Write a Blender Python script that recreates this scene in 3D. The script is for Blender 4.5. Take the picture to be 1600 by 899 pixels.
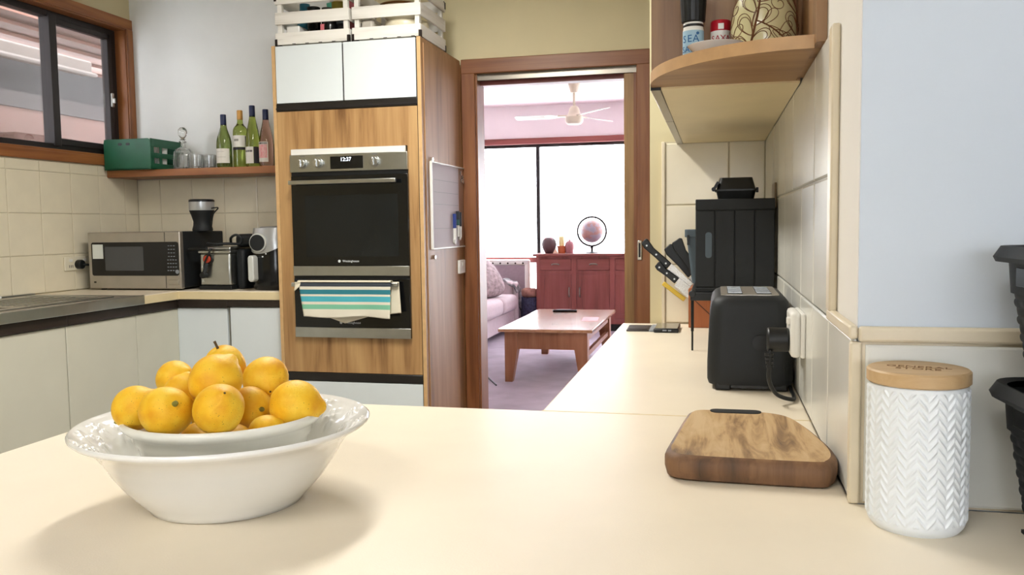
import bpy, bmesh, math, random
from math import sin, cos, pi, radians, sqrt
from mathutils import Vector, Matrix, Euler
random.seed(7)
for o in list(bpy.data.objects): bpy.data.objects.remove(o)
SC = bpy.context.scene
COL = SC.collection

# ---------------------------------------------------------------- camera
cam_d = bpy.data.cameras.new('camera'); cam = bpy.data.objects.new('camera', cam_d); COL.objects.link(cam)
cam_d.sensor_fit = 'HORIZONTAL'; cam_d.sensor_width = 36.0; cam_d.lens = 36.0*1332.75/1600.0
cam_d.clip_start = 0.02; cam_d.clip_end = 200
def cam_matrix(yaw, pitch, roll, loc):
    f = Vector((-sin(yaw), cos(yaw), 0)); r = Vector((cos(yaw), sin(yaw), 0)); u = Vector((0, 0, 1))
    f2 = cos(pitch)*f - sin(pitch)*u; u2 = cos(pitch)*u + sin(pitch)*f
    r3 = cos(roll)*r + sin(roll)*u2; u3 = -sin(roll)*r + cos(roll)*u2
    m = Matrix((r3, u3, -f2)).transposed().to_4x4(); m.translation = loc
    return m
cam.matrix_world = cam_matrix(radians(13.4243), radians(4.1541), radians(-.76735), Vector((0, 0, 1.26)))
SC.camera = cam
SC.view_settings.view_transform = 'Standard'; SC.view_settings.look = 'None'
SC.view_settings.gamma = 1.0; SC.view_settings.use_curve_mapping = False
SC.view_settings.exposure = 0.0

# ---------------------------------------------------------------- sky and lamps
world = bpy.data.worlds.new('world'); SC.world = world; world.use_nodes = True
bg = world.node_tree.nodes['Background']; bg.inputs[0].default_value = (0.95, 0.94, 1.0, 1); bg.inputs[1].default_value = 15.0
def area(name, loc, sx, sy, power, col, rot=(0, 0, 0)):
    l = bpy.data.lights.new(name, 'AREA'); l.shape = 'RECTANGLE'; l.size = sx; l.size_y = sy; l.energy = power; l.color = col
    o = bpy.data.objects.new(name, l); COL.objects.link(o); o.location = loc; o.rotation_euler = rot
    return o
area('kitchen_tube_light', (-1.15, 2.55, 2.60), 0.22, 1.25, 52, (1.0, 0.97, 0.91))
area('added_tube_light', (-0.9, -0.7, 2.60), 1.25, 0.22, 30, (1.0, 0.98, 0.94))  # added lamp behind the camera to brighten the room

# ---------------------------------------------------------------- materials
def lin(c): return c/12.92 if c <= .04045 else ((c+.055)/1.055)**2.4
def hx(s): return tuple(lin(int(s[i:i+2], 16)/255) for i in (0, 2, 4)) + (1,)
def new_mat(n):
    m = bpy.data.materials.new(n); m.use_nodes = True
    return m, m.node_tree, m.node_tree.nodes['Principled BSDF']
def N(nt, t, **kw):
    n = nt.nodes.new(t)
    for k, v in kw.items(): setattr(n, k, v)
    return n
def coords(nt, scale, kind='Object'):
    tc = N(nt, 'ShaderNodeTexCoord'); mp = N(nt, 'ShaderNodeMapping'); mp.inputs['Scale'].default_value = scale
    nt.links.new(tc.outputs[kind], mp.inputs[0]); return mp.outputs[0]
def ramp(nt, fac, stops, interp='LINEAR'):
    r = N(nt, 'ShaderNodeValToRGB'); r.color_ramp.interpolation = interp
    e = r.color_ramp.elements
    while len(e) < len(stops): e.new(0.5)
    for el, (p, c) in zip(e, stops): el.position = p; el.color = c
    nt.links.new(fac, r.inputs[0]); return r.outputs[0]
def noise(nt, vec, scale, detail=3, rough=.5, dist=0):
    n = N(nt, 'ShaderNodeTexNoise'); n.inputs['Scale'].default_value = scale; n.inputs['Detail'].default_value = detail
    n.inputs['Roughness'].default_value = rough; n.inputs['Distortion'].default_value = dist
    nt.links.new(vec, n.inputs['Vector']); return n.outputs['Fac']
def bump(nt, b, h, strength, dist=.002):
    n = N(nt, 'ShaderNodeBump'); n.inputs['Strength'].default_value = strength; n.inputs['Distance'].default_value = dist
    nt.links.new(h, n.inputs['Height']); nt.links.new(n.outputs[0], b.inputs['Normal'])
def plain(n, col, rough=.5, metal=0, var=.06, vscale=6, spec=.5, bumps=0, bscale=200, coat=0, trans=0, ior=1.45):
    m, nt, b = new_mat(n); c = hx(col) if isinstance(col, str) else col
    v = coords(nt, (1, 1, 1)); f = noise(nt, v, vscale, 3)
    lo = tuple(x*(1-var) for x in c[:3])+(1,); hi = tuple(min(1, x*(1+var)) for x in c[:3])+(1,)
    nt.links.new(ramp(nt, f, [(.3, lo), (.7, hi)]), b.inputs['Base Color'])
    b.inputs['Roughness'].default_value = rough; b.inputs['Metallic'].default_value = metal
    b.inputs['Specular IOR Level'].default_value = spec; b.inputs['Coat Weight'].default_value = coat
    b.inputs['Transmission Weight'].default_value = trans; b.inputs['IOR'].default_value = ior
    if bumps: bump(nt, b, noise(nt, v, bscale, 2), bumps)
    return m
def wood(n, dark, mid, light, axis='Z', sc=1.0, rough=.42, streak=1.0, bumps=.08, coat=0):
    m, nt, b = new_mat(n)
    g = .045
    s = {'X': (g*30*sc, 30*sc, 30*sc), 'Y': (30*sc, g*30*sc, 30*sc), 'Z': (30*sc, 30*sc, g*30*sc)}[axis]
    v = coords(nt, s); f = noise(nt, v, 1.0, 6, .62, .7)
    s2 = {'X': (1.2*sc, 9*sc, 9*sc), 'Y': (9*sc, 1.2*sc, 9*sc), 'Z': (9*sc, 9*sc, 1.2*sc)}[axis]
    v2 = coords(nt, s2); f2 = noise(nt, v2, 1.0, 3, .5, .9)
    mx = N(nt, 'ShaderNodeMath', operation='MULTIPLY_ADD'); nt.links.new(f2, mx.inputs[0]); mx.inputs[1].default_value = .55*streak
    sub = N(nt, 'ShaderNodeMath', operation='MULTIPLY'); nt.links.new(f, sub.inputs[0]); sub.inputs[1].default_value = 1-.55*streak
    nt.links.new(sub.outputs[0], mx.inputs[2])
    nt.links.new(ramp(nt, mx.outputs[0], [(.33, hx(dark)), (.47, hx(mid)), (.62, hx(light))]), b.inputs['Base Color'])
    b.inputs['Roughness'].default_value = rough; b.inputs['Coat Weight'].default_value = coat
    if bumps: bump(nt, b, f, bumps, .001)
    return m
def glass(n, col=(1, 1, 1, 1), rough=0.0, ior=1.45):
    m, nt, b = new_mat(n); b.inputs['Base Color'].default_value = col; b.inputs['Roughness'].default_value = rough
    b.inputs['Transmission Weight'].default_value = 1; b.inputs['IOR'].default_value = ior
    return m
def pane_mat(n, tint=(1, 1, 1, 1), refl=.10):
    m = bpy.data.materials.new(n); m.use_nodes = True; nt = m.node_tree; nt.nodes.clear()
    o = N(nt, 'ShaderNodeOutputMaterial'); t = N(nt, 'ShaderNodeBsdfTransparent'); t.inputs[0].default_value = tint
    g = N(nt, 'ShaderNodeBsdfGlossy'); g.inputs['Roughness'].default_value = .03; mx = N(nt, 'ShaderNodeMixShader')
    v = coords(nt, (1, 1, 1)); r = ramp(nt, noise(nt, v, 3), [(0, (refl*.7,)*3+(1,)), (1, (refl*1.3,)*3+(1,))])
    nt.links.new(r, mx.inputs[0]); nt.links.new(t.outputs[0], mx.inputs[1]); nt.links.new(g.outputs[0], mx.inputs[2])
    nt.links.new(mx.outputs[0], o.inputs[0]); return m
def emit(n, col, s):
    m, nt, b = new_mat(n); b.inputs['Base Color'].default_value = hx(col)
    b.inputs['Emission Color'].default_value = hx(col); b.inputs['Emission Strength'].default_value = s
    return m
def banded(n, axis, stops, rough=.8, nscale=0, bumps=0, bscale=300):
    """colour bands along an object axis; stops = [(metres, hex)], constant"""
    m, nt, b = new_mat(n); tc = N(nt, 'ShaderNodeTexCoord'); sp = N(nt, 'ShaderNodeSeparateXYZ'); nt.links.new(tc.outputs['Object'], sp.inputs[0])
    lo, hi = stops[0][0], stops[-1][0]+.05
    mr = N(nt, 'ShaderNodeMapRange'); mr.inputs['From Min'].default_value = lo; mr.inputs['From Max'].default_value = hi
    nt.links.new(sp.outputs[axis], mr.inputs[0])
    nt.links.new(ramp(nt, mr.outputs[0], [((p-lo)/(hi-lo), hx(c)) for p, c in stops], 'CONSTANT'), b.inputs['Base Color'])
    b.inputs['Roughness'].default_value = rough
    if bumps: bump(nt, b, noise(nt, tc.outputs['Object'], bscale, 2), bumps)
    return m

M = {}
M['wall_cream'] = plain('wall_cream', 'D2C6A0', .85, var=.02, bumps=.05)  # cream, tan and pale kitchen walls: lighting tints put into the paint colours
M['wall_tan'] = plain('wall_tan', 'E8DCB4', .85, var=.02, bumps=.05)
M['wall_pale'] = plain('wall_pale', 'E9EBE8', .85, var=.02, bumps=.05)  # cooler light on the back wall put into its colour
M['wall_blue'] = plain('wall_blue', 'CFD8E2', .8, var=.015, bumps=.05)  # bluish daylight from behind the camera put into the wall colour
M['wall_white'] = plain('wall_white', 'E2E0DC', .8, var=.015, bumps=.05)
M['wall_pink'] = plain('wall_pink', 'EFE6E8', .85, var=.015)  # white walls; the pink cast of the room is put into the colour
M['ceiling'] = plain('ceiling_paint', 'F0EEE6', .9, var=.01)
M['grout'] = plain('grout', 'C9BFA6', .9, var=.08, vscale=20)
M['tile'] = plain('glazed_tile', 'E8DFC6', .22, var=.03, vscale=9, bumps=.03, bscale=25)
M['tile_white'] = plain('glazed_tile_white', 'DCDCD5', .22, var=.03, vscale=9, bumps=.03, bscale=25)
M['tile_edge'] = plain('cream_trim', 'DBCFB6', .35, var=.05, vscale=14)
M['vinyl'] = plain('vinyl_floor', '9A8F86', .55, var=.12, vscale=10)
M['carpet'] = plain('carpet', 'B5ABB8', .95, var=.12, vscale=5, bumps=.5, bscale=260)
M['laminate'] = plain('cream_laminate', 'EBDFC9', .36, var=.025, vscale=7, bumps=.10, bscale=420)
M['edge_band'] = plain('cream_edge_band', 'E3D2A8', .4, var=.04)
M['white_lam'] = plain('white_laminate', 'E0E8EA', .32, var=.012)
M['old_lam'] = plain('aged_white_laminate', 'D0CEBD', .35, var=.02)
M['dark_rail'] = plain('dark_brown_rail', '2C231D', .35, var=.15, vscale=12)
M['rail_black'] = plain('black_rail', '23201E', .3, var=.1)
M['oak'] = wood('oak_laminate', '6B4829', 'AA8254', 'C29C6A', 'Z', 1.0, .38)
M['oak_side'] = wood('oak_side_laminate', '7C5636', 'A47A50', 'B58A60', 'Z', .9, .5)
M['oak_edge'] = plain('oak_edge_band', 'D0AA78', .4, var=.08, vscale=30)
M['cedar'] = wood('cedar_frame', '6B3D20', '91592F', 'A66C3C', 'Z', 1.0, .42)
M['cedar_y'] = wood('cedar_frame_long', '6B3D20', '91592F', 'A66C3C', 'Y', 1.0, .42)
M['cedar_x'] = wood('cedar_shelf', '6B3D20', '91592F', 'A66C3C', 'X', 1.0, .42)
M['door_wood'] = wood('dark_door_wood', '683C20', '875330', '99643C', 'Z', 1.0, .4)
M['door_wood_x'] = wood('dark_head_wood', '683C20', '875330', '99643C', 'X', 1.0, .4)
M['door_light'] = wood('sliding_door_wood', '7D5B35', 'A07A4A', 'B48D5A', 'Z', 1.0, .42)
M['walnut'] = wood('shelf_unit_wood', '6B4A30', '94704C', 'A9845C', 'Z', .9, .4)
M['walnut_x'] = wood('shelf_unit_wood_flat', '6E4D33', '94704C', 'A9845C', 'X', .7, .4)
M['walnut_edge'] = plain('shelf_unit_edge', 'C09A6E', .42, var=.1, vscale=25)
M['alu_black'] = plain('dark_aluminium', '2B2727', .4, var=.1, metal=.2)
M['steel'] = plain('brushed_steel', 'B9BBB8', .28, metal=1, var=.05, vscale=15)
M['steel_soft'] = plain('satin_steel', 'B4AFA6', .42, metal=.85, var=.05, vscale=15)
M['chrome'] = plain('chrome', 'D8DADC', .12, metal=1, var=.02)
M['alu'] = plain('aluminium_pull', '9A948A', .3, metal=.9, var=.08)
M['black_glass'] = plain('black_oven_glass', '0B0D0F', .06, var=.1, spec=.6)
M['oven_glass_in'] = plain('oven_window', '14181A', .08, var=.2)
M['black'] = plain('black_plastic', '121517', .42, var=.12, vscale=18)
M['black_soft'] = plain('matt_black_plastic', '15191C', .6, var=.18, vscale=14, bumps=.05)
M['black_gloss'] = plain('gloss_black_plastic', '0D0E10', .16, var=.1)
M['dark_grey'] = plain('dark_grey_plastic', '4A5760', .5, var=.06)
M['grey_screen'] = plain('microwave_screen', '494B4C', .2, var=.05)
M['white_pl'] = plain('white_plastic', 'E9E8E2', .35, var=.015)
M['cream_pl'] = plain('cream_plastic', 'E5DEC8', .4, var=.02)
M['ceramic'] = plain('white_glaze', 'ECEBE6', .12, var=.012, coat=.4)
M['ceramic_in'] = plain('white_dish_glaze', 'E4E3D8', .16, var=.03, coat=.3)
M['ceramic_matt'] = plain('matt_white_ceramic', 'E7ECEF', .38, var=.01)
M['bamboo'] = wood('bamboo_lid', 'A28458', 'BC9C70', 'C8AA80', 'X', 1.4, .5)
M['engrave'] = plain('burnt_engraving', '6E4A26', .8, var=.2)
M['whitewash'] = wood('whitewashed_slat', 'BDB7AC', 'EBE8E0', 'F3F1EA', 'X', .8, .7)
M['whitewash_y'] = wood('whitewashed_slat_side', 'BDB7AC', 'EBE8E0', 'F3F1EA', 'Y', .8, .7)
M['iron'] = plain('dark_iron', '2E2724', .5, metal=.5, var=.2)
M['green_pl'] = plain('green_plastic', '185A3E', .38, var=.1, vscale=12)
M['carton'] = plain('card_cream', 'E9E2CC', .7, var=.03)
M['glass'] = plain('crystal_glass', 'FAFCFC', .03, var=.01, trans=.93, ior=1.5, vscale=60)
M['glass_thin'] = pane_mat('thin_clear_glass', (.93, .95, .95, 1), .16)
M['glass_green'] = glass('green_bottle_glass', (.50, .60, .14, 1), .02)
M['glass_dkgreen'] = glass('dark_green_bottle_glass', (.32, .40, .12, 1), .02)
M['glass_rose'] = glass('rose_bottle_glass', (.86, .52, .46, 1), .02)
M['cap_navy'] = plain('navy_capsule', '1D2A50', .35, var=.1)
M['cap_gold'] = plain('gold_capsule', 'C9974F', .35, var=.1, metal=.3)
M['cap_dark'] = plain('dark_capsule', '1B2233', .35, var=.1)
M['label'] = plain('paper_label', 'E6E4DA', .7, var=.02)
M['label_ink'] = plain('label_ink', '2B2A2C', .7, var=.1)
M['label_grey'] = plain('label_grey_print', '9C9A90', .7, var=.1)
def flower_mat():
    m, nt, b = new_mat('pink_flower_print'); v = coords(nt, (1, 1, 1))
    vo = N(nt, 'ShaderNodeTexVoronoi'); vo.inputs['Scale'].default_value = 60; nt.links.new(v, vo.inputs['Vector'])
    nt.links.new(ramp(nt, vo.outputs['Distance'], [(.0, hx('F6C9A4')), (.35, hx('E8617A')), (.7, hx('F2A0A0'))]), b.inputs['Base Color'])
    b.inputs['Roughness'].default_value = .6; return m
M['flower'] = flower_mat()
def lemon_mat():
    m, nt, b = new_mat('lemon_skin'); v = coords(nt, (1, 1, 1))
    oi = N(nt, 'ShaderNodeObjectInfo'); ad = N(nt, 'ShaderNodeVectorMath', operation='ADD')
    nt.links.new(v, ad.inputs[0]); cx = N(nt, 'ShaderNodeMath', operation='MULTIPLY'); nt.links.new(oi.outputs['Random'], cx.inputs[0]); cx.inputs[1].default_value = 7
    nt.links.new(cx.outputs[0], ad.inputs[1])
    base = ramp(nt, noise(nt, ad.outputs[0], 1.1, 4), [(.3, hx('E2A01A')), (.46, hx('EDB726')), (.7, hx('F3CC40'))])
    vo = N(nt, 'ShaderNodeTexVoronoi'); vo.inputs['Scale'].default_value = 8.5; nt.links.new(ad.outputs[0], vo.inputs['Vector'])
    gate = ramp(nt, noise(nt, ad.outputs[0], 2.2, 3), [(.47, (0, 0, 0, 1)), (.62, (1, 1, 1, 1))])
    spot = ramp(nt, vo.outputs['Distance'], [(.08, (.9, .9, .9, 1)), (.19, (0, 0, 0, 1))])
    mu = N(nt, 'ShaderNodeMath', operation='MULTIPLY'); nt.links.new(gate, mu.inputs[0]); nt.links.new(spot, mu.inputs[1])
    mx = N(nt, 'ShaderNodeMix', data_type='RGBA'); nt.links.new(mu.outputs[0], mx.inputs[0]); nt.links.new(base, mx.inputs[6]); mx.inputs[7].default_value = hx('7A5A14')
    nt.links.new(mx.outputs[2], b.inputs['Base Color']); b.inputs['Roughness'].default_value = .5; b.inputs['Specular IOR Level'].default_value = .3
    bump(nt, b, noise(nt, ad.outputs[0], 22, 3), .35, .0012)
    return m
M['lemon'] = lemon_mat()
M['stem'] = plain('lemon_stem', '7E7A33', .7, var=.2, vscale=60)
M['stem_dark'] = plain('dry_stem', '4A3B22', .8, var=.2, vscale=60)
def board_mat():
    m, nt, b = new_mat('acacia_board'); v = coords(nt, (48, 5, 30)); f = noise(nt, v, 1.0, 6, .65, .9)
    v2 = coords(nt, (11, 3.5, 5)); f2 = noise(nt, v2, 1.0, 3, .55, .8)
    ad = N(nt, 'ShaderNodeMath', operation='MULTIPLY_ADD'); nt.links.new(f, ad.inputs[0]); ad.inputs[1].default_value = .45; m2 = N(nt, 'ShaderNodeMath', operation='MULTIPLY'); nt.links.new(f2, m2.inputs[0]); m2.inputs[1].default_value = .55; nt.links.new(m2.outputs[0], ad.inputs[2])
    nt.links.new(ramp(nt, ad.outputs[0], [(.35, hx('5E4733')), (.43, hx('93744E')), (.49, hx('B8986C')), (.6, hx('C9AD84'))]), b.inputs['Base Color'])
    for e in (): pass
    b.inputs['Roughness'].default_value = .6; bump(nt, b, f, .15, .001); return m
M['board'] = board_mat()
M['board_edge'] = wood('acacia_bark_edge', '43301F', '6B4B30', '8A6644', 'Z', 1.4, .65)
M['towel'] = None
M['whiteboard'] = plain('whiteboard_face', 'CFC7CC', .6, var=.02, spec=.15)
M['wood_reflection'] = wood('board_wood_reflection', '7A5640', '94705A', 'A5806A', 'Z', 1.0, .4)  # colour of wood mirrored in the whiteboard
M['marker_blue'] = plain('marker_blue', '2A3F8C', .4)
M['marker_black'] = plain('marker_black', '22252C', .4)
M['marker_green'] = plain('marker_green', '2C5D58', .4)
M['red_wood'] = wood('red_cabinet_wood', '703630', '884640', '96524C', 'Z', .8, .38)
M['red_wood_x'] = wood('red_cabinet_wood_flat', '703630', '884640', '96524C', 'X', .8, .35)
M['table_wood'] = wood('table_pine', '74422B', '8F5A3E', 'A26C4E', 'Z', .8, .4)
M['table_top'] = wood('table_top_pine', '8B5A3E', 'A87656', 'B98A68', 'Y', .6, .22, coat=.6)
M['fabric'] = plain('sofa_fabric', 'C9B9BD', .9, var=.05, vscale=30, bumps=.2, bscale=500)
M['fabric_dark'] = plain('sofa_fabric_inner', 'A897A0', .9, var=.05, vscale=30, bumps=.2, bscale=500)
M['fur'] = plain('fluffy_cushion', 'A9989A', .95, var=.35, vscale=26, bumps=.9, bscale=70)
M['throw'] = plain('patterned_throw', '8E8C8E', .95, var=.9, vscale=14)
M['basket_blue'] = plain('navy_basket', '3E4058', .9, var=.5, vscale=40, bumps=.5, bscale=120)
M['brown_fur'] = plain('brown_blanket', '9A6E62', .95, var=.4, vscale=18, bumps=.6, bscale=90)
M['vase_brown'] = plain('dark_pot', '5A4648', .55, var=.12, vscale=20)
M['candle_y'] = plain('yellow_candle', 'EFE6A8', .5, var=.03)
M['candle_o'] = plain('orange_candle_glass', 'C46C44', .3, var=.08)
M['candle_p'] = plain('pink_pot', 'B57B82', .5, var=.1, vscale=30)
M['card_small'] = plain('small_card', 'D8B8A0', .7)
def globe_mat():
    m, nt, b = new_mat('globe_map'); v = coords(nt, (1, 1, 1)); f = noise(nt, v, 9, 4, .6)
    nt.links.new(ramp(nt, f, [(.42, hx('9C98A8')), (.5, hx('A89AA2')), (.54, hx('AE8680')), (.7, hx('B88E84'))]), b.inputs['Base Color'])
    b.inputs['Roughness'].default_value = .35; return m
M['globe'] = globe_mat()
M['leather'] = plain('brown_black_leather', '2F2826', .5, var=.2, vscale=30)
M['screen_off'] = plain('phone_screen', '6E6A5E', .12, var=.05)
M['screen_dark'] = plain('dark_screen', '17181B', .1)
M['block'] = wood('knife_block_wood', '7A3E1E', 'A0592E', 'B26B3A', 'Z', 1.2, .45)
M['blade'] = plain('knife_blade', 'B7B4AD', .22, metal=.9, var=.05)
M['yellow'] = plain('yellow_plastic', 'E5C044', .45, var=.05)
M['vase_cream'] = plain('vase_glaze', 'CFC79A', .18, var=.05, coat=.5)
M['vase_line'] = plain('vase_brown_line', '6C452A', .35, var=.1)
M['salt_blue'] = plain('pale_blue_label', '9EC0D2', .5, var=.03)
M['ink_blue'] = plain('blue_ink', '1F5E96', .5)
M['red'] = plain('red_plastic', 'B5182B', .35, var=.04)
M['ink_red'] = plain('red_ink', 'B3223A', .5)
M['brown_plate'] = plain('brown_plate', '8A7256', .4, var=.05)
M['teal'] = plain('teal_plastic', '1F6F86', .4, var=.06)
M['olive'] = plain('olive_lid', '9A8A2E', .45, var=.08)
M['coral'] = plain('coral_pack', 'D0717A', .5, var=.15, vscale=30)
M['mint'] = plain('mint_pack', '59B39A', .5, var=.1)
M['tin'] = plain('tin_lid', '6C6A68', .3, metal=.8)
M['copper'] = plain('copper_rim', '8A5F38', .3, metal=.7)
M['cream_glaze'] = plain('cream_pot', 'E9E0C4', .3, var=.02)
M['clear_pl'] = plain('cloudy_plastic', 'BDB7AA', .3, var=.04)
M['red_btn'] = plain('red_button', 'C0472E', .35)
M['silver'] = plain('silver_plastic', 'B9BCBE', .28, metal=.55, var=.03)
M['silver_lt'] = plain('pale_silver_handle', 'D3D6D2', .3, metal=.2, var=.02)
M['mark'] = plain('grey_marking', '8A9096', .5)
M['mark_white'] = plain('white_marking', 'D8DCDD', .5)
M['clock'] = emit('clock_digits', 'EAF4FF', 2.2)
M['sticker'] = plain('white_sticker', 'D9DED8', .6, var=.02)
M['patio_wall'] = plain('patio_wall', '8C7068', .85, var=.06, vscale=3)
M['patio_brick'] = plain('patio_brick', '6E4A40', .85, var=.12, vscale=8)
M['patio_grey'] = plain('patio_band', '5E5858', .85, var=.05)
M['patio_dark'] = plain('patio_dark', '3C383A', .7, var=.1)
M['patio_beam'] = plain('patio_beam', '8E847C', .7, var=.04)
M['patio_roof'] = wood('patio_roof_boards', '5E3828', '744A38', '845848', 'Y', .5, .7)
M['tube_on'] = emit('lit_tube', 'FFF6E6', 6.0)

# ---------------------------------------------------------------- geometry helpers
def join(*gs):
    V, F = [], []
    for v, f in gs:
        n = len(V); V += list(v); F += [tuple(i+n for i in q) for q in f]
    return V, F
def box(x0, x1, y0, y1, z0, z1):
    V = [(x, y, z) for z in (z0, z1) for y in (y0, y1) for x in (x0, x1)]
    return V, [(0, 2, 3, 1), (4, 5, 7, 6), (0, 1, 5, 4), (2, 6, 7, 3), (0, 4, 6, 2), (1, 3, 7, 5)]
def lathe(prof, n=40, c=(0, 0, 0), a0=0, cap=True):
    V, F = [], []; k = len(prof)
    for r, z in prof:
        for i in range(n):
            a = a0+2*pi*i/n; V.append((c[0]+r*cos(a), c[1]+r*sin(a), c[2]+z))
    for j in range(k-1):
        for i in range(n):
            F.append((j*n+i, j*n+(i+1) % n, (j+1)*n+(i+1) % n, (j+1)*n+i))
    if cap: F.append(tuple(reversed(range(n)))); F.append(tuple((k-1)*n+i for i in range(n)))
    return V, F
def cyl(c, r, h, axis='Z', n=24, r2=None):
    g = lathe([(r, 0), (r if r2 is None else r2, h)], n)
    def m(p):
        x, y, z = p
        if axis == 'Y': x, y, z = x, z, -y
        elif axis == 'X': x, y, z = z, y, -x
        return (c[0]+x, c[1]+y, c[2]+z)
    return [m(p) for p in g[0]], g[1]
def tube(pts, r, n=8):
    P = [Vector(p) for p in pts]; V, F = [], []; up = None
    for i, p in enumerate(P):
        t = (P[min(i+1, len(P)-1)]-P[max(i-1, 0)]).normalized()
        if up is None: up = t.orthogonal().normalized()
        up = (up-t*up.dot(t)).normalized(); s = t.cross(up)
        rr = r[i] if isinstance(r, (list, tuple)) else r
        for k in range(n):
            a = 2*pi*k/n; V.append(tuple(p+up*rr*cos(a)+s*rr*sin(a)))
    for i in range(len(P)-1):
        for k in range(n): F.append((i*n+k, i*n+(k+1) % n, (i+1)*n+(k+1) % n, (i+1)*n+k))
    F.append(tuple(reversed(range(n)))); F.append(tuple((len(P)-1)*n+k for k in range(n)))
    return V, F
def smooth_path(pts, sub=8):
    P = [Vector(p) for p in pts]; out = []
    for i in range(len(P)-1):
        a, b, c, d = P[max(i-1, 0)], P[i], P[i+1], P[min(i+2, len(P)-1)]
        for s in range(sub):
            t = s/sub; out.append(.5*((2*b)+(c-a)*t+(2*a-5*b+4*c-d)*t*t+(3*b-a-3*c+d)*t**3))
    out.append(P[-1]); return [tuple(p) for p in out]
def prism(poly, z0, z1):
    n = len(poly); V = [(x, y, z0) for x, y in poly]+[(x, y, z1) for x, y in poly]
    F = [tuple(reversed(range(n))), tuple(range(n, 2*n))]+[(i, (i+1) % n, n+(i+1) % n, n+i) for i in range(n)]
    return V, F
def swap(g, order):
    """re-order axes of a geometry, e.g. 'XZY' maps local (a,b,c) to x=a, z=b, y=c"""
    ix = ['XYZ'.index(c) for c in order]; V = []
    for p in g[0]:
        q = [0, 0, 0]
        for k, i in enumerate(ix): q[i] = p[k]
        V.append(tuple(q))
    return V, g[1]
def surf(fn, nu, nv, closeu=False, closev=False):
    V = [fn(i/(nu if closeu else nu-1), j/(nv if closev else nv-1)) for j in range(nv) for i in range(nu)]
    F = []
    for j in range(nv if closev else nv-1):
        for i in range(nu if closeu else nu-1):
            a = j*nu+i; b = j*nu+(i+1) % nu; c = ((j+1) % nv)*nu+(i+1) % nu; d = ((j+1) % nv)*nu+i
            F.append((a, b, c, d))
    return V, F
def rrect(cx, cy, w, h, r, n=5):
    P = []
    for sx, sy, a in ((1, 1, 0), (-1, 1, 90), (-1, -1, 180), (1, -1, 270)):
        for k in range(n+1):
            t = radians(a+90*k/n); P.append((cx+sx*(w/2-r)+r*cos(t), cy+sy*(h/2-r)+r*sin(t)))
    return P
def mv(g, d): return [(x+d[0], y+d[1], z+d[2]) for x, y, z in g[0]], g[1]
def rot(g, m, c=(0, 0, 0)):
    c = Vector(c); return [tuple(m @ (Vector(p)-c)+c) for p in g[0]], g[1]
def bar(a, b, w, t):
    """box beam between two points, width w (horizontal), thickness t"""
    a, b = Vector(a), Vector(b); d = (b-a).normalized(); s = d.cross(Vector((0, 0, 1)))
    s = Vector((1, 0, 0)) if s.length < 1e-4 else s.normalized(); u = s.cross(d)
    V = [tuple(p+s*w/2*i+u*t/2*j) for p in (a, b) for j in (-1, 1) for i in (-1, 1)]
    return V, [(0, 2, 3, 1), (4, 5, 7, 6), (0, 1, 5, 4), (2, 6, 7, 3), (0, 4, 6, 2), (1, 3, 7, 5)]

ROOT = {}
def mesh_of(name, g, mat, smooth=None):
    me = bpy.data.meshes.new(name); me.from_pydata([tuple(p) for p in g[0]], [], g[1])
    bm = bmesh.new(); bm.from_mesh(me); bmesh.ops.recalc_face_normals(bm, faces=bm.faces); bm.to_mesh(me); bm.free()
    if smooth is not None:
        me.shade_smooth(); me.set_sharp_from_angle(angle=radians(smooth))
    me.materials.append(M[mat] if isinstance(mat, str) else mat)
    return me
def obj(name, g, mat, parent=None, local=False, bevel=0, seg=2, smooth=None, label=None, cat=None, group=None, kind=None):
    V = g[0]
    if parent is not None:
        r = (0, 0, 0) if local else ROOT[parent.name]
    else:
        xs, ys, zs = zip(*V); r = ((min(xs)+max(xs))/2, (min(ys)+max(ys))/2, min(zs))
    me = mesh_of(name, ([(x-r[0], y-r[1], z-r[2]) for x, y, z in V], g[1]), mat, smooth if not bevel else (smooth or 40))
    o = bpy.data.objects.new(name, me); COL.objects.link(o)
    if parent is not None: o.parent = parent; ROOT[o.name] = ROOT.get(parent.name, (0, 0, 0))
    else: o.location = r; ROOT[o.name] = r
    if bevel:
        b = o.modifiers.new('bevel', 'BEVEL'); b.width = bevel; b.segments = seg; b.limit_method = 'ANGLE'; b.angle_limit = radians(50); b.harden_normals = False
    tag(o, label, cat, group, kind); return o
def tag(o, label=None, cat=None, group=None, kind=None):
    if label: o['label'] = label
    if cat: o['category'] = cat
    if group: o['group'] = group
    if kind: o['kind'] = kind
def thing(name, label, cat, loc=(0, 0, 0), rz=0, group=None):
    o = bpy.data.objects.new(name, None); COL.objects.link(o); o.empty_display_size = .05
    o.location = loc; o.rotation_euler = (0, 0, rz); ROOT[o.name] = tuple(loc); tag(o, label, cat, group); return o
def struct(name, g, mat, bevel=0, label=None): return obj(name, g, mat, bevel=bevel, kind='structure', label=label)
def text(name, s, size, mat, parent, M4, extrude=.0004, local=False):
    cu = bpy.data.curves.new(name, 'FONT'); cu.body = s; cu.size = size; cu.extrude = extrude; cu.align_x = 'CENTER'; cu.align_y = 'CENTER'; cu.resolution_u = 3
    t = bpy.data.objects.new(name, cu); COL.objects.link(t); bpy.context.view_layer.update()
    me = bpy.data.meshes.new_from_object(t.evaluated_get(bpy.context.evaluated_depsgraph_get()))
    bpy.data.objects.remove(t); bpy.data.curves.remove(cu)
    r = (0, 0, 0) if local else ROOT[parent.name]
    me.transform(Matrix.Translation(Vector(r)*-1) @ M4); me.materials.clear(); me.materials.append(M[mat]); me.name = name
    o = bpy.data.objects.new(name, me); COL.objects.link(o); o.parent = parent; ROOT[o.name] = ROOT.get(parent.name, (0, 0, 0)); return o
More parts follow.
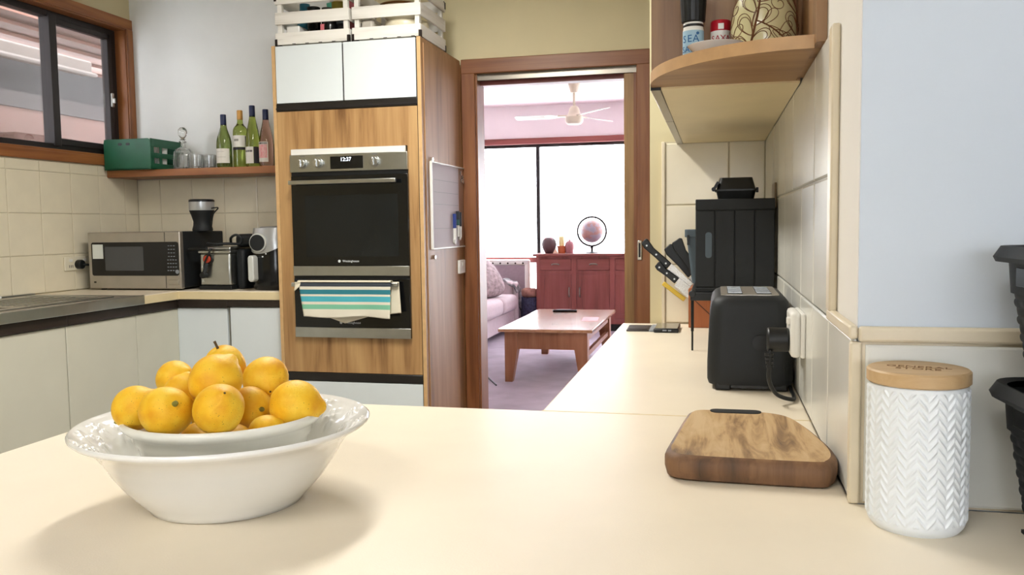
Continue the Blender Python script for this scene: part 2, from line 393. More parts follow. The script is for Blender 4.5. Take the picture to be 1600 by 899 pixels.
def facing(loc, nx=0, ny=-1, nz=0, up=(0, 0, 1)):
    n = Vector((nx, ny, nz)).normalized(); u = Vector(up); x = u.cross(n).normalized(); y = n.cross(x)
    m = Matrix((x, y, n)).transposed().to_4x4(); m.translation = loc; return m

FULL = {}
def chamfer_tile(w, h, t=.007, c=.003):
    V = [(-w/2, -h/2, 0), (w/2, -h/2, 0), (w/2, h/2, 0), (-w/2, h/2, 0)]
    V += [(x, y, t-c*.5) for x, y, _ in V[:4]]
    V += [(-w/2+c, -h/2+c, t), (w/2-c, -h/2+c, t), (w/2-c, h/2-c, t), (-w/2+c, h/2-c, t)]
    F = [(3, 2, 1, 0), (8, 9, 10, 11)]
    for k in range(4):
        j = (k+1) % 4; F += [(k, j, 4+j, 4+k), (4+k, 4+j, 8+j, 8+k)]
    return V, F
def tiles(parent, mat, plane, pos, us, vs, normal, gap=.003):
    """tiles on a wall; us, vs = joint positions; plane 'X' or 'Y'; normal = +1/-1"""
    for u0, u1 in zip(us, us[1:]):
        for v0, v1 in zip(vs, vs[1:]):
            w, h = round(abs(u1-u0)-gap, 4), round(v1-v0-gap, 4)
            key = (w, h, mat)
            if key not in FULL: FULL[key] = mesh_of('tile', chamfer_tile(w, h), mat)
            o = bpy.data.objects.new('tile', FULL[key]); COL.objects.link(o)
            c = ((u0+u1)/2, (v0+v1)/2); j = random.uniform(-.0006, .0006)
            wp = Vector((pos+j*normal, c[0], c[1])) if plane == 'X' else Vector((c[0], pos+j*normal, c[1]))
            o.parent = parent; r = Vector(ROOT[parent.name])
            m = facing(wp-r, normal if plane == 'X' else 0, normal if plane == 'Y' else 0, 0)
            o.matrix_local = m

# ================================================================= THE ROOM
XL, XR, YB = -3.373, .175, 4.485
CE = 2.72
struct('floor', box(-3.6, 2.4, -2.6, 4.6, -.06, 0), 'vinyl')
struct('floor_carpet', box(-3.6, 3.2, 4.6, 10.6, -.06, .004), 'carpet')
struct('ceiling', box(-3.6, 3.2, -2.7, 4.6, CE, CE+.1), 'ceiling')
M['ceiling_pink'] = plain('living_ceiling_light_tint', 'EADCDF', .9, var=.01)  # pink tint of the incoming light put into the ceiling colour
struct('ceiling_living', box(-3.6, 3.2, 4.6, 10.6, CE, CE+.1), 'ceiling_pink')
# left wall with window hole  (hole Y 2.42..4.43, z 1.69..2.435)
WY0, WY1, WZ0, WZ1 = 2.42, 4.432, 1.675, 2.44
wl = struct('wall_left', join(box(XL-.14, XL, -2.6, WY0, 0, CE), box(XL-.14, XL, WY1, YB+.2, 0, CE), box(XL-.14, XL, WY0, WY1, 0, WZ0), box(XL-.14, XL, WY0, WY1, WZ1, CE)), 'wall_cream')
wb = struct('wall_back', box(XL, -2.09, YB, YB+.18, 0, CE), 'wall_pale')
DX0, DX1, DZ = -1.275, -.33, 2.085
wd = struct('wall_doorway', join(box(-2.09, DX0, 4.53, 4.66, 0, CE), box(DX0, DX1, 4.53, 4.66, DZ, CE), box(DX1, 3.2, 4.53, 4.66, 0, CE)), 'wall_tan')
wr = struct('wall_right', box(XR, XR+.12, 1.146, 3.25, 0, CE), 'wall_white')
we = struct('wall_end', box(XR+.001, 2.4, 1.143, 1.263, 0, CE), 'wall_blue')
wn = struct('wall_nib', box(-.229, XR, 3.115, 3.215, 0, CE), 'wall_cream')
struct('wall_far_right', box(2.4, 2.5, -2.7, 1.2, 0, CE), 'wall_white')
struct('wall_rear', join(box(-3.6, -.3, -2.7, -2.6, 0, CE), box(1.5, 2.5, -2.7, -2.6, 0, CE), box(-.3, 1.5, -2.7, -2.6, 2.1, CE), box(-.3, 1.5, -2.7, -2.6, 0, .95)), 'wall_white')
struct('wall_hall', box(1.3, 1.4, 1.264, 4.528, 0, CE), 'wall_cream')
# living room shell
LY = 10.35
struct('wall_living_left', box(-3.6, -3.45, 4.66, LY, 0, CE), 'wall_pink')
struct('wall_living_right', box(3.1, 3.2, 4.66, LY, 0, CE), 'wall_pink')
struct('wall_living_far', join(box(-3.6, -3.3, LY, LY+.15, 0, CE), box(2.6, 3.2, LY, LY+.15, 0, CE), box(-3.3, 2.6, LY, LY+.15, 2.29, CE), box(-3.3, 2.6, LY, LY+.15, 0, .12)), 'wall_pink')

# rear glazing behind the camera
w3 = struct('window_3', join(box(-.3, 1.5, -2.69, -2.63, .95, 1.0), box(-.3, 1.5, -2.69, -2.63, 2.05, 2.1), *[box(x-.025, x+.025, -2.69, -2.63, 1.0, 2.05) for x in (-.275, .6, 1.475)]), 'alu_black')
for a, b in ((-.25, .575), (.625, 1.45)): obj('pane', box(a, b, -2.662, -2.658, 1.0, 2.05), 'glass_thin', w3)

# ---- kitchen window, window_1
w1 = struct('window_1', join(  # cedar lining and face frame
    box(XL-.13, XL+.012, WY0, WY1, WZ1-.012, WZ1), box(XL-.13, XL+.012, WY0, WY1, WZ0, WZ0+.018),
    box(XL, XL+.018, WY0-.06, 4.482, WZ1-.004, WZ1+.056), box(XL, XL+.018, WY0-.06, 4.43, WZ0-.045, WZ0+.004)), 'cedar_y', bevel=.002)
obj('jamb_lining', join(box(XL-.13, XL+.012, WY1-.012, WY1, WZ0, WZ1), box(XL-.13, XL+.012, WY0, WY0+.012, WZ0, WZ1)), 'cedar', w1)
obj('face_frame', join(box(XL, XL+.02, WY1-.006, 4.482, WZ0-.045, WZ1-.004), box(XL, XL+.02, WY0-.06, WY0+.006, WZ0-.045, WZ1-.004)), 'cedar', w1, bevel=.002)
fx0, fx1 = XL-.115, XL-.055
obj('sash_frame', join(box(fx0, fx1, WY0+.012, WY1-.012, WZ1-.047, WZ1-.012), box(fx0, fx1, WY0+.012, WY1-.012, WZ0+.018, WZ0+.055),
    box(fx0, fx1, WY1-.062, WY1-.012, WZ0+.05, WZ1-.04), box(fx0, fx1, WY0+.012, WY0+.06, WZ0+.05, WZ1-.04)), 'alu_black', w1, bevel=.003)
obj('mullion', box(fx0+.004, fx1+.012, 3.895, 3.945, WZ0+.04, WZ1-.03), 'alu_black', w1, bevel=.003)
obj('sliding_rail', join(box(fx0+.03, fx1+.006, 3.94, 4.37, WZ1-.075, WZ1-.045), box(fx0+.03, fx1+.006, 3.94, 4.37, WZ0+.05, WZ0+.085), box(fx0+.03, fx1+.006, 4.345, 4.375, WZ0+.05, WZ1-.045)), 'alu_black', w1, bevel=.003)
obj('pane', box(fx0+.035, fx0+.039, WY0+.05, 3.90, WZ0+.05, WZ1-.045), 'glass_thin', w1)
obj('pane', box(fx0+.045, fx0+.049, 3.94, 4.35, WZ0+.08, WZ1-.07), 'glass_thin', w1)
lat = obj('latch', join(box(fx1+.004, fx1+.016, 4.352, 4.372, 1.98, 2.06), box(fx1+.01, fx1+.03, 4.356, 4.366, 2.0, 2.03)), 'steel', w1, bevel=.003, label='metal window latch')

# ---- patio beyond the kitchen window
struct('ground_patio', box(-7.2, -3.55, -1, 12, -.1, -.02), 'patio_grey')
pw = struct('wall_patio', join(box(-6.3, -6.0, 0, 10, -.02, 2.36), box(-6.3, -5.6, 10, 10.2, -.02, 2.36)), 'patio_wall')
obj('band', box(-6.3, -5.98, 0, 10, 2.36, 2.50), 'patio_grey', pw)
obj('clerestory', box(-6.3, -6.02, 0, 10, 2.50, 2.80), 'patio_dark', pw)
bm_ = obj('patio_beam', join(box(-5.6, -5.48, 0, 6.75, 2.66, 2.79), box(-5.48, -5.42, 0, 6.75, 2.64, 2.68)), 'patio_beam', bevel=.02, label='pale timber gutter beam seen through the kitchen window', cat='beam')
pr = thing('patio_roof', 'orange timber patio roof seen through the kitchen window', 'roof', (-5, 5, 2.8))
for k in range(15):
    x1 = -7.0+k*.24
    if k not in (6,): obj('roof_board', box(x1, x1+.235, -1, 11, 2.90+.03*k, 2.945+.03*k), 'patio_roof', pr)
bk = obj('brick_planter', box(-5.95, -5.55, 5.9, 6.6, -.02, 2.08), 'patio_brick', bevel=.02, label='brick pier at the bottom of the kitchen window view', cat='pier')

# ---- tiles
Z0L = .945
tiles(wl, 'tile', 'X', XL, [4.366-.2155*k for k in range(10)][::-1]+[4.482], [Z0L, 1.14, 1.355, 1.57, 1.625], 1)
tiles(wb, 'tile', 'Y', YB, [-3.364, -3.212, -3.0, -2.788, -2.576, -2.364, -2.152, -2.1], [Z0L, 1.14, 1.355, 1.559], -1)
obj('grout_bed', box(XL-.001, XL+.003, 2.3, 4.484, Z0L, 1.63), 'grout', wl)
obj('grout_bed', box(XL, -2.1, YB-.003, YB+.001, Z0L, 1.56), 'grout', wb)
ys = [1.150+.2165*k for k in range(9)]+[3.108]
zs = [.902, 1.113, 1.329, 1.546]
tiles(wr, 'tile_white', 'X', XR, ys, [zs[0], zs[1]], -1)
tiles(wr, 'tile_white', 'X', XR, ys[1:], zs[1:], -1)
obj('grout_bed', join(box(XR-.003, XR+.001, 1.146, 3.112, .9, 1.113), box(XR-.003, XR+.001, 1.36, 3.112, 1.11, 1.55)), 'tile_white', wr)
tiles(wn, 'tile', 'Y', 3.115, [-.173, .046, .168], [.902, 1.113, 1.325, 1.545], -1)
obj('grout_bed', box(-.18, XR, 3.112, 3.116, .9, 1.55), 'grout', wn)
obj('tile_edge_strip', box(-.187, -.175, 3.103, 3.115, .9, 1.55), 'tile_edge', wn, bevel=.002)
tiles(we, 'tile_white', 'Y', 1.143, [.183, .398, .613, .828, 1.043, 1.258], [.902, 1.106], -1)
obj('grout_bed', box(XR+.004, 1.3, 1.140, 1.144, .9, 1.11), 'tile_edge', we)
# cream trims round the right wall corner
obj('corner_bead', box(XR-.009, XR+.005, 1.134, 1.149, .9, 1.108), 'tile_edge', we, bevel=.003)
struct('trim_1', box(XR-.011, XR, 1.133, 1.362, 1.112, 1.129), 'tile_edge', bevel=.003)
struct('trim_2', box(XR+.0005, 1.3, 1.132, 1.143, 1.108, 1.128), 'tile_edge', bevel=.004)
struct('trim_3', box(XR-.012, XR, 1.325, 1.362, 1.127, 1.545), 'tile_edge', bevel=.003)

# ---- doorway
d1 = struct('door_1', join(box(-1.346, -1.270, 4.508, 4.53, 0, 2.157), box(-.40, -.33, 4.508, 4.53, 0, 2.157)), 'door_wood', bevel=.004)
obj('head_architrave', box(-1.346, -.33, 4.506, 4.53, 2.082, 2.160), 'door_wood_x', d1, bevel=.004)
obj('jamb_lining', join(box(-1.277, -1.262, 4.53, 4.67, 0, 2.085), box(-.345, -.33, 4.53, 4.67, 0, 2.085)), 'door_wood', d1)
obj('head_lining', box(-1.262, -.345, 4.60, 4.67, 2.03, 2.085), 'red_wood_x', d1)
obj('track', join(box(-1.262, -.345, 4.545, 4.556, 2.05, 2.085), box(-1.262, -.345, 4.576, 4.587, 2.052, 2.085)), 'alu', d1)
d2 = struct('door_2', box(-.470, -.345, 4.558, 4.592, .01, 2.055), 'door_light', bevel=.003, label='brown timber sliding door mostly slid into the wall')
obj('door_stop', box(-.418, -.345, 4.545, 4.559, .01, 2.05), 'door_wood', d2)
obj('pull_handle', join(box(-.398, -.372, 4.500, 4.509, 1.07, 1.175)), 'chrome', d1, bevel=.004, label='chrome flush pull')
obj('pull_slot', join(box(-.390, -.380, 4.4985, 4.5005, 1.085, 1.16)), 'black', d1, bevel=.002)

# ---- living room window
w2 = struct('window_2', join(box(-3.3, 2.6, LY+.03, LY+.09, 2.22, 2.29), box(-3.3, 2.6, LY+.03, LY+.09, .12, .17)), 'alu_black')
obj('pelmet', box(-3.35, 2.65, LY-.05, LY+.03, 2.255, 2.325), 'red_wood_x', w2, bevel=.005)
obj('sill', box(-3.35, 2.65, LY-.06, LY+.1, .80, .865), 'red_wood_x', w2, bevel=.005)
for x in (-3.27, -2.13, -.4, 1.2, 2.57): obj('mullion', box(x-.022, x+.022, LY+.03, LY+.09, .17, 2.22), 'alu_black', w2)
for a, b in ((-3.25, -2.15), (-2.11, -.42), (-.38, 1.18), (1.22, 2.55)):
    obj('pane', box(a, b, LY+.058, LY+.062, .865, 2.22), 'glass_thin', w2); obj('pane', box(a, b, LY+.058, LY+.062, .17, .80), 'glass_thin', w2)

# ================================================================= LEFT KITCHEN RUN
BT = .943
wt = obj('worktop', prism([(XL+.008, 3.624), (-2.72, 3.624), (-2.72, 3.91), (-2.125, 3.91), (-2.125, YB-.008), (XL+.008, YB-.008)], .899, BT), 'laminate', bevel=.004,
    label='cream laminate worktop in the corner carrying the microwave', cat='worktop')
obj('front_edge', join(box(-2.722, -2.7185, 3.626, 3.9085, .9005, .9395), box(-2.7185, -2.126, 3.9075, 3.911, .9005, .9395)), 'edge_band', wt)
# sink
SX0, SX1, SY0, SY1 = XL+.012, -2.712, 1.45, 3.622
sk = thing('kitchen_sink', 'long stainless steel sink top with drainer below the window', 'sink', (-3.04, 2.6, .9))
bx0, bx1, by0, by1 = -3.26, -2.86, 2.30, 2.98
obj('deck', join(box(SX0, SX1, SY0, by0, .928, .944), box(SX0, bx0, by0, by1, .928, .944), box(bx1, SX1, by0, by1, .928, .944), box(SX0, SX1, by1, SY1, .928, .944)), 'steel_soft', sk)
obj('apron', box(SX1-.003, SX1+.004, SY0, SY1, .900, .946), 'steel', sk, bevel=.003)
obj('raised_rim', join(box(SX0, SX0+.02, SY0, SY1, .944, .951), box(-2.80, -2.785, SY0, 3.50, .944, .949), bar((-2.79, 3.50, .946), (-3.30, 3.52, .946), .015, .006)), 'steel', sk, bevel=.002)
obj('basin', join(box(bx0, bx0+.01, by0, by1, .76, .944), box(bx1-.01, bx1, by0, by1, .76, .944), box(bx0, bx1, by0, by0+.01, .76, .944), box(bx0, bx1, by1-.01, by1, .76, .944), box(bx0, bx1, by0, by1, .75, .76)), 'steel_soft', sk)
for k in range(7): obj('drainer_rib', box(-3.22+k*.06, -3.205+k*.06, 3.04, 3.46, .944, .947), 'steel', sk, bevel=.0015)
obj('sink_plug', join(cyl((-3.26, 3.30, .951), .022, .012, n=20), cyl((-3.26, 3.30, .963), .009, .012, n=12)), 'white_pl', bevel=.002, label='small white plug lying on the back rim of the steel sink', cat='plug')

def base_unit(label, loc, boxes_body, doors, rails):
    t = thing('base_cabinet', label, 'cabinet', loc, group='base cabinets of the left corner')
    obj('body', join(*[box(*b) for b in boxes_body]), 'old_lam', t)
    for b, m in doors: obj('door', box(*b), m, t, bevel=.002)
    for b in rails: obj('finger_rail', box(*b), 'dark_rail', t, bevel=.003)
    return t
dxf = -2.742
for lab, a, b in (('white base cabinet under the sink at the left picture edge', 2.667, 3.131), ('white base cabinet under the sink, middle of the three visible left doors', 3.131, 3.595)):
    base_unit(lab, (-3.05, (a+b)/2, 0), [(XL+.02, dxf-.02, a+.002, b-.002, 0, .745)], [((dxf-.018, dxf, a+.0025, b-.0025, .1, .848), 'old_lam')], [(dxf-.06, dxf+.012, a, b, .852, .898)])
base_unit('white base cabinet under the sink, just outside the left picture edge', (-3.05, 2.2, 0), [(XL+.02, dxf-.02, 1.45, 2.665, 0, .745)], [((dxf-.018, dxf, 1.455, 2.06, .1, .848), 'old_lam'), ((dxf-.018, dxf, 2.065, 2.6645, .1, .848), 'old_lam')], [(dxf-.06, dxf+.012, 1.45, 2.667, .852, .898)])
base_unit('white corner base cabinet with an inward L of two doors under the microwave', (-2.9, 4.1, 0), [(XL+.02, dxf-.02, 3.597, YB-.02, 0, .89), (dxf-.02, -2.45, 3.945, YB-.02, 0, .89)],
    [((dxf-.018, dxf, 3.5975, 3.935, .1, .848), 'old_lam'), ((dxf+.001, -2.452, 3.925, 3.943, .1, .852), 'white_lam')], [(dxf-.06, dxf+.012, 3.595, 3.915, .852, .898), (dxf+.012, -2.44, 3.913, 3.96, .855, .898)])
base_unit('white base cabinet beside the oven column under the air fryer', (-2.28, 4.2, 0), [(-2.43, -2.13, 3.945, YB-.02, 0, .89)], [((-2.432, -2.128, 3.922, 3.94, .1, .858), 'white_lam')], [(-2.44, -2.127, 3.913, 3.96, .862, .898), (-2.4395, -2.434, 3.93, 3.944, .1, .862)])  # upright last entry is a dark strip drawn for the shaded door gap

# ---- shelf with bottles
SH0, SH1 = 1.562, 1.601
obj('wall_shelf', box(XL+.004, -2.126, 4.222, YB-.001, SH0, SH1), 'cedar_x', bevel=.002, label='reddish brown timber wall shelf above the microwave', cat='shelf')
def bottle(name, label, x, y, h, r, glassm, capm, prof, capn, lab):
    t = thing(name, label, 'wine bottle', (x, y, SH1), group='wine bottles on the wall shelf')
    P = [(0.001, .004), (r*.75, 0), (r, .008)]+[(r*a, h*b) for a, b in prof]+[(.0145, h*.99), (.001, h*.99)]
    obj('glass_body', lathe(P, 28), glassm, t, local=True, smooth=50)
    obj('capsule', lathe([(.0155, h*capn), (.0162, h*capn+.002), (.0160, h-.002), (.0145, h+.001), (.001, h+.001)], 20), capm, t, local=True, smooth=40)
    for z0, z1, mt, a0, a1 in lab:
        def f(u, v, z0=z0, z1=z1, a0=a0, a1=a1):
            a = radians(a0+(a1-a0)*u); rr = r+.0006; return (rr*cos(a), rr*sin(a), h*(z0+(z1-z0)*v))
        obj('label', surf(f, 16, 2), mt, t, local=True, smooth=60)
    return t
burg = [(1, .42), (.97, .50), (.85, .58), (.62, .67), (.44, .75), (.38, .82), (.36, .86)]
bord = [(1, .60), (.97, .66), (.85, .70), (.55, .745), (.40, .78), (.37, .84)]
hock = [(1, .36), (.95, .46), (.80, .58), (.58, .70), (.43, .79), (.38, .85)]
FR = (-150, -20)
bottle('wine_bottle', 'shortest dark green wine bottle with navy cap and tall white label', -2.665, 4.30, .295, .042, 'glass_dkgreen', 'cap_navy', burg, .80, [(.09, .36, 'label', *FR), (.30, .305, 'label_grey', -120, -60), (.20, .205, 'label_grey', -120, -50)])
bottle('wine_bottle', 'pale green wine bottle with gold cap and two-part label', -2.580, 4.33, .318, .041, 'glass_green', 'cap_gold', bord, .84, [(.36, .56, 'label', *FR), (.31, .355, 'label_ink', *FR), (.46, .50, 'label_grey', -115, -75), (.40, .545, 'label_ink', -24, -10)])
bottle('wine_bottle', 'tallest green wine bottle with navy cap and square white label', -2.492, 4.31, .338, .041, 'glass_green', 'cap_navy', hock, .82, [(.06, .33, 'label', -150, -60), (.06, .33, 'label_ink', -58, -10), (.245, .275, 'label_ink', -140, -68)])
bottle('wine_bottle', 'pink rose wine bottle with navy cap and flower picture label', -2.405, 4.30, .312, .040, 'glass_rose', 'cap_navy', hock, .82, [(.08, .43, 'label', -152, -50), (.39, .42, 'label_ink', -148, -56), (.15, .385, 'flower', -146, -56)])
bottle('wine_bottle', 'dark wine bottle half hidden behind the rose bottle', -2.375, 4.41, .310, .038, 'glass_dkgreen', 'cap_dark', burg, .80, [(.10, .34, 'label_grey', *FR)])

# ---- decanter and tumblers
t = thing('decanter', 'cut crystal decanter with round stopper beside the green crate', 'decanter', (-2.935, 4.315, SH1))
prof = [(.001, .004), (.05, 0), (.055, .006), (.056, .03), (.054, .075), (.050, .10), (.036, .118), (.017, .126), (.014, .132), (.014, .150), (.020, .156), (.020, .160), (.012, .160), (.011, .130), (.014, .122), (.032, .112), (.045, .097), (.049, .075), (.05, .03), (.048, .012), (.001, .012)]
def facet(g, k, amp, z0, z1):
    V = []
    for x, y, z in g[0]:
        a = math.atan2(y, x); s = 1
        if z0 < z < z1: s = 1+amp*abs(sin(k*a))
        V.append((x*s, y*s, z))
    return V, g[1]
obj('body', facet(lathe(prof, 48), 6, -.06, .003, .11), 'glass', t, local=True, smooth=30)
obj('stopper', lathe([(.001, .150), (.010, .150), (.011, .166), (.019, .168), (.008, .172), (.013, .180), (.023, .195), (.026, .21), (.023, .225), (.013, .236), (.001, .239)], 24), 'glass', t, local=True, smooth=60)
for i, (x, y) in enumerate(((-2.845, 4.29), (-2.79, 4.345), (-2.86, 4.395), (-2.775, 4.435))):
    g = facet(lathe([(.001, .003), (.03, 0), (.034, .004), (.038, .08), (.0365, .081), (.033, .014), (.001, .012)], 40, ), 8, -.05, .006, .05)
    obj('tumbler', mv(g, (x, y, SH1)), 'glass', smooth=30, label=('cut glass tumbler nearest the decanter at the shelf front', 'cut glass tumbler in front beside the shortest wine bottle', 'cut glass tumbler behind the decanter', 'cut glass tumbler at the back beside the wine bottles')[i], cat='tumbler', group='cut glass tumblers on the wall shelf')
# ---- green crate
cx0, cx1, cy0, cy1, cz0, cz1 = -3.352, -3.052, 4.185, 4.462, SH1, 1.772
t = thing('plastic_crate', 'dark green plastic crate on the left end of the wall shelf', 'crate', ((cx0+cx1)/2, (cy0+cy1)/2, cz0))
obj('front_panel', swap(prism(rrect((cx0+cx1)/2, (cz0+cz1)/2, cx1-cx0, cz1-cz0, .02), cy0, cy0+.006), 'XZY'), 'green_pl', t, bevel=.002)
obj('back_panel', box(cx0, cx1, cy1-.006, cy1, cz0, cz1), 'green_pl', t)
obj('base', box(cx0, cx1, cy0, cy1, cz0, cz0+.006), 'green_pl', t)
for k, (z0, z1) in enumerate(((cz0, cz0+.034), (cz0+.065, cz0+.093), (cz1-.046, cz1))):
    obj('side_slat', box(cx1-.006, cx1, cy0+.004, cy1, z0, z1), 'green_pl', t, bevel=.002)
    obj('side_slat', box(cx0, cx0+.006, cy0+.004, cy1, z0, z1), 'green_pl', t, bevel=.002)
for y in (cy0+.01, cy0+.085, cy1-.02): obj('corner_post', box(cx1-.007, cx1-.001, y, y+.022, cz0, cz1), 'green_pl', t, bevel=.002)
for x in (-3.245, -3.195): obj('handle_hole', swap(prism(rrect(x, 1.743, .024, .014, .006), cy0-.0012, cy0+.001), 'XZY'), 'black', t)
for i, (x, y, m, h) in enumerate(((-3.10, 4.26, 'glass', .13), (-3.11, 4.36, 'white_pl', .13), (-3.2, 4.3, 'glass', .15), (-3.27, 4.38, 'glass', .14))):
    obj('drinking_glass', lathe([(.001, 0), (.028, 0), (.036, h), (.034, h), (.027, .008), (.001, .008)], 24, (x, y, cz0+.006)), m, smooth=40,
        label=('glass leaning at the front slot of the green crate', 'white cup behind the slots of the green crate', 'tall glass in the middle of the green crate', 'glass at the wall side of the green crate')[i], cat='glass', group='drinkware inside the green crate')

# ---- microwave
mx0, mx1, my0, my1, mz0, mz1 = -3.283, -2.722, 3.94, 4.35, .955, 1.253
t = thing('microwave', 'silver and black microwave oven in the corner of the worktop', 'microwave', ((mx0+mx1)/2, 4.15, BT))
obj('case', box(mx0+.002, mx1-.002, my0+.03, my1, mz0, mz1), 'black_soft', t, bevel=.006)
obj('front_frame', box(mx0, mx1, my0, my0+.032, mz0-.004, mz1), 'steel_soft', t, bevel=.006)
obj('door_glass', swap(prism(rrect(-2.996, 1.110, .528, .178, .012), my0-.003, my0+.002), 'XZY'), 'black_gloss', t)
obj('window_mesh', swap(prism(rrect(-3.058, 1.112, .235, .128, .006), my0-.0045, my0-.002), 'XZY'), 'grey_screen', t)
obj('sticker', box(-3.251, -3.187, my0-.0055, my0-.003, 1.112, 1.188), 'sticker', t, label='white paper sticker')
obj('door_gap', join(box(-2.813, -2.8105, my0-.0015, my0+.002, mz0, 1.02), box(-2.813, -2.8105, my0-.0015, my0+.002, 1.20, mz1-.004)), 'black', t)
for r_ in range(8):
    for c_ in range(4 if r_ > 3 else 3):
        obj('key', box(-2.798+c_*.0155+(.006 if r_ < 4 else 0), -2.789+c_*.0155+(.006 if r_ < 4 else 0), my0-.0042, my0-.002, 1.176-r_*.0185, 1.180-r_*.0185), 'mark', t)
obj('key_dial', swap(lathe([(.011, 0), (.011, .0015), (.008, .0015)], 20, (-2.741, 1.042, my0-.0045)), 'XZY'), 'mark', t)
obj('open_button', box(-2.797, -2.735, my0-.004, my0+.002, .972, 1.000), 'steel_soft', t, bevel=.003)
obj('badge', box(-3.252, -3.240, my0-.003, my0+.002, .982, .990), 'black', t)
for x in (mx0+.05, mx1-.05):
    for y in (my0+.05, my1-.05): obj('foot', cyl((x, y, BT), .015, .012, n=12), 'black', t)
# outlet and plug by microwave
t = thing('power_point', 'cream double power point on the tiles left of the microwave', 'power point', (XL+.007, 3.95, 1.05))
obj('plate', box(XL+.0065, XL+.016, 3.852, 4.052, 1.050, 1.124), 'cream_pl', t, bevel=.004)
for y in (3.895, 4.0): obj('rocker', box(XL+.014, XL+.020, y-.012, y+.012, 1.097, 1.112), 'white_pl', t, bevel=.002)
obj('socket_slot', join(*[box(XL+.0155, XL+.0165, 3.895+d, 3.899+d, 1.066, 1.080) for d in (-.012, 0, .012)]), 'black', t)
t = thing('power_plug', 'round black plug and cord in the power point by the microwave', 'plug', (XL+.016, 3.945, 1.08))
obj('plug_body', cyl((XL+.016, 3.945, 1.082), .025, .032, 'X', 20), 'black', t, bevel=.004)
obj('cord', tube(smooth_path([(XL+.045, 3.95, 1.08), (XL+.062, 3.985, 1.076), (XL+.055, 4.025, 1.055), (XL+.045, 4.055, 1.03), (XL+.04, 4.10, 1.04)]), .006), 'black', t, smooth=60)

# ---- coffee grinder on the microwave
gx, gy, gz = -2.722, 4.15, mz1
t = thing('coffee_grinder', 'black coffee grinder with a silver collar standing on the microwave', 'grinder', (gx, gy, gz))
obj('body', lathe([(.001, 0), (.052, 0), (.054, .008), (.048, .03), (.046, .05), (.056, .085), (.064, .105), (.066, .115), (.001, .115)], 32), 'black_soft', t, local=True, smooth=50)
obj('collar', lathe([(.0655, .112), (.0665, .116), (.066, .160), (.001, .160)], 32), 'silver', t, local=True, smooth=50)
obj('lid', lathe([(.067, .158), (.067, .168), (.060, .172), (.001, .172)], 32), 'black', t, local=True, smooth=50)
obj('cord', tube(smooth_path([(.05, -.01, .12), (.085, -.01, .125), (.105, -.01, .122), (.075, -.01, .09), (.062, -.01, .03), (.055, -.005, .008)]), .0035), 'black', t, local=True, smooth=60)

# ---- deep fryer
t = thing('deep_fryer', 'square steel deep fryer with black lid handle beside the microwave', 'fryer', (-2.54, 4.11, BT))
x0, x1, y0, y1 = -2.652, -2.468, 4.0, 4.24
obj('base', box(x0-.004, x1+.004, y0-.004, y1, BT, BT+.022), 'black', t, bevel=.004)
obj('steel_body', box(x0, x1, y0, y1, BT+.02, 1.138), 'steel', t, bevel=.012)
obj('side_housing', box(x1, x1+.05, y0+.05, y1, BT, 1.155), 'black_soft', t, bevel=.015)
obj('rim', box(x0-.004, x1+.004, y0-.004, y1+.004, 1.135, 1.150), 'steel', t, bevel=.004)
obj('lid', box(x0+.006, x1-.004, y0+.01, y1-.01, 1.150, 1.170), 'steel', t, bevel=.008)
obj('basket_handle', tube([(-2.70, 3.985, 1.158), (-2.655, 3.975, 1.160), (-2.59, 3.98, 1.162)], .010, 10), 'black', t, smooth=60)
obj('control_box', box(-2.50, -2.36, 4.10, 4.235, 1.165, 1.235), 'black', t, bevel=.02)
obj('cord_loop', tube(smooth_path([(-2.51, 4.08, 1.19), (-2.49, 4.05, 1.215), (-2.455, 4.04, 1.23), (-2.43, 4.05, 1.215), (-2.44, 4.05, 1.185), (-2.50, 4.03, 1.185), (-2.56, 4.0, 1.185), (-2.60, 4.0, 1.19)]), .007), 'black', t, smooth=60)
obj('dial', cyl((-2.596, 3.979, 1.105), .020, .022, 'Y', 20), 'red_btn', t, bevel=.003, label='red round dial')
obj('dial_bezel', cyl((-2.596, 3.99, 1.105), .027, .012, 'Y', 20), 'black', t)
obj('drain_tap', join(bar((-2.596, 3.985, 1.085), (-2.61, 3.975, 1.03), .022, .02), cyl((-2.615, 3.965, 1.022), .018, .03, 'Y', 14)), 'black', t, bevel=.004)
obj('cord', tube(smooth_path([(-2.57, 3.985, 1.16), (-2.58, 3.975, 1.13), (-2.60, 3.972, 1.09), (-2.605, 3.972, 1.06)]), .005), 'black', t, smooth=60)
obj('warning_mark', join(swap(([(-2.64, 3.9985, 1.06), (-2.626, 3.9985, 1.06), (-2.633, 3.9985, 1.072)], [(0, 1, 2)]), 'XYZ'), ([(-2.640, 3.9985, .985), (-2.622, 3.9985, .985), (-2.631, 3.9985, 1.0)], [(0, 1, 2)])), 'mark_white', t)

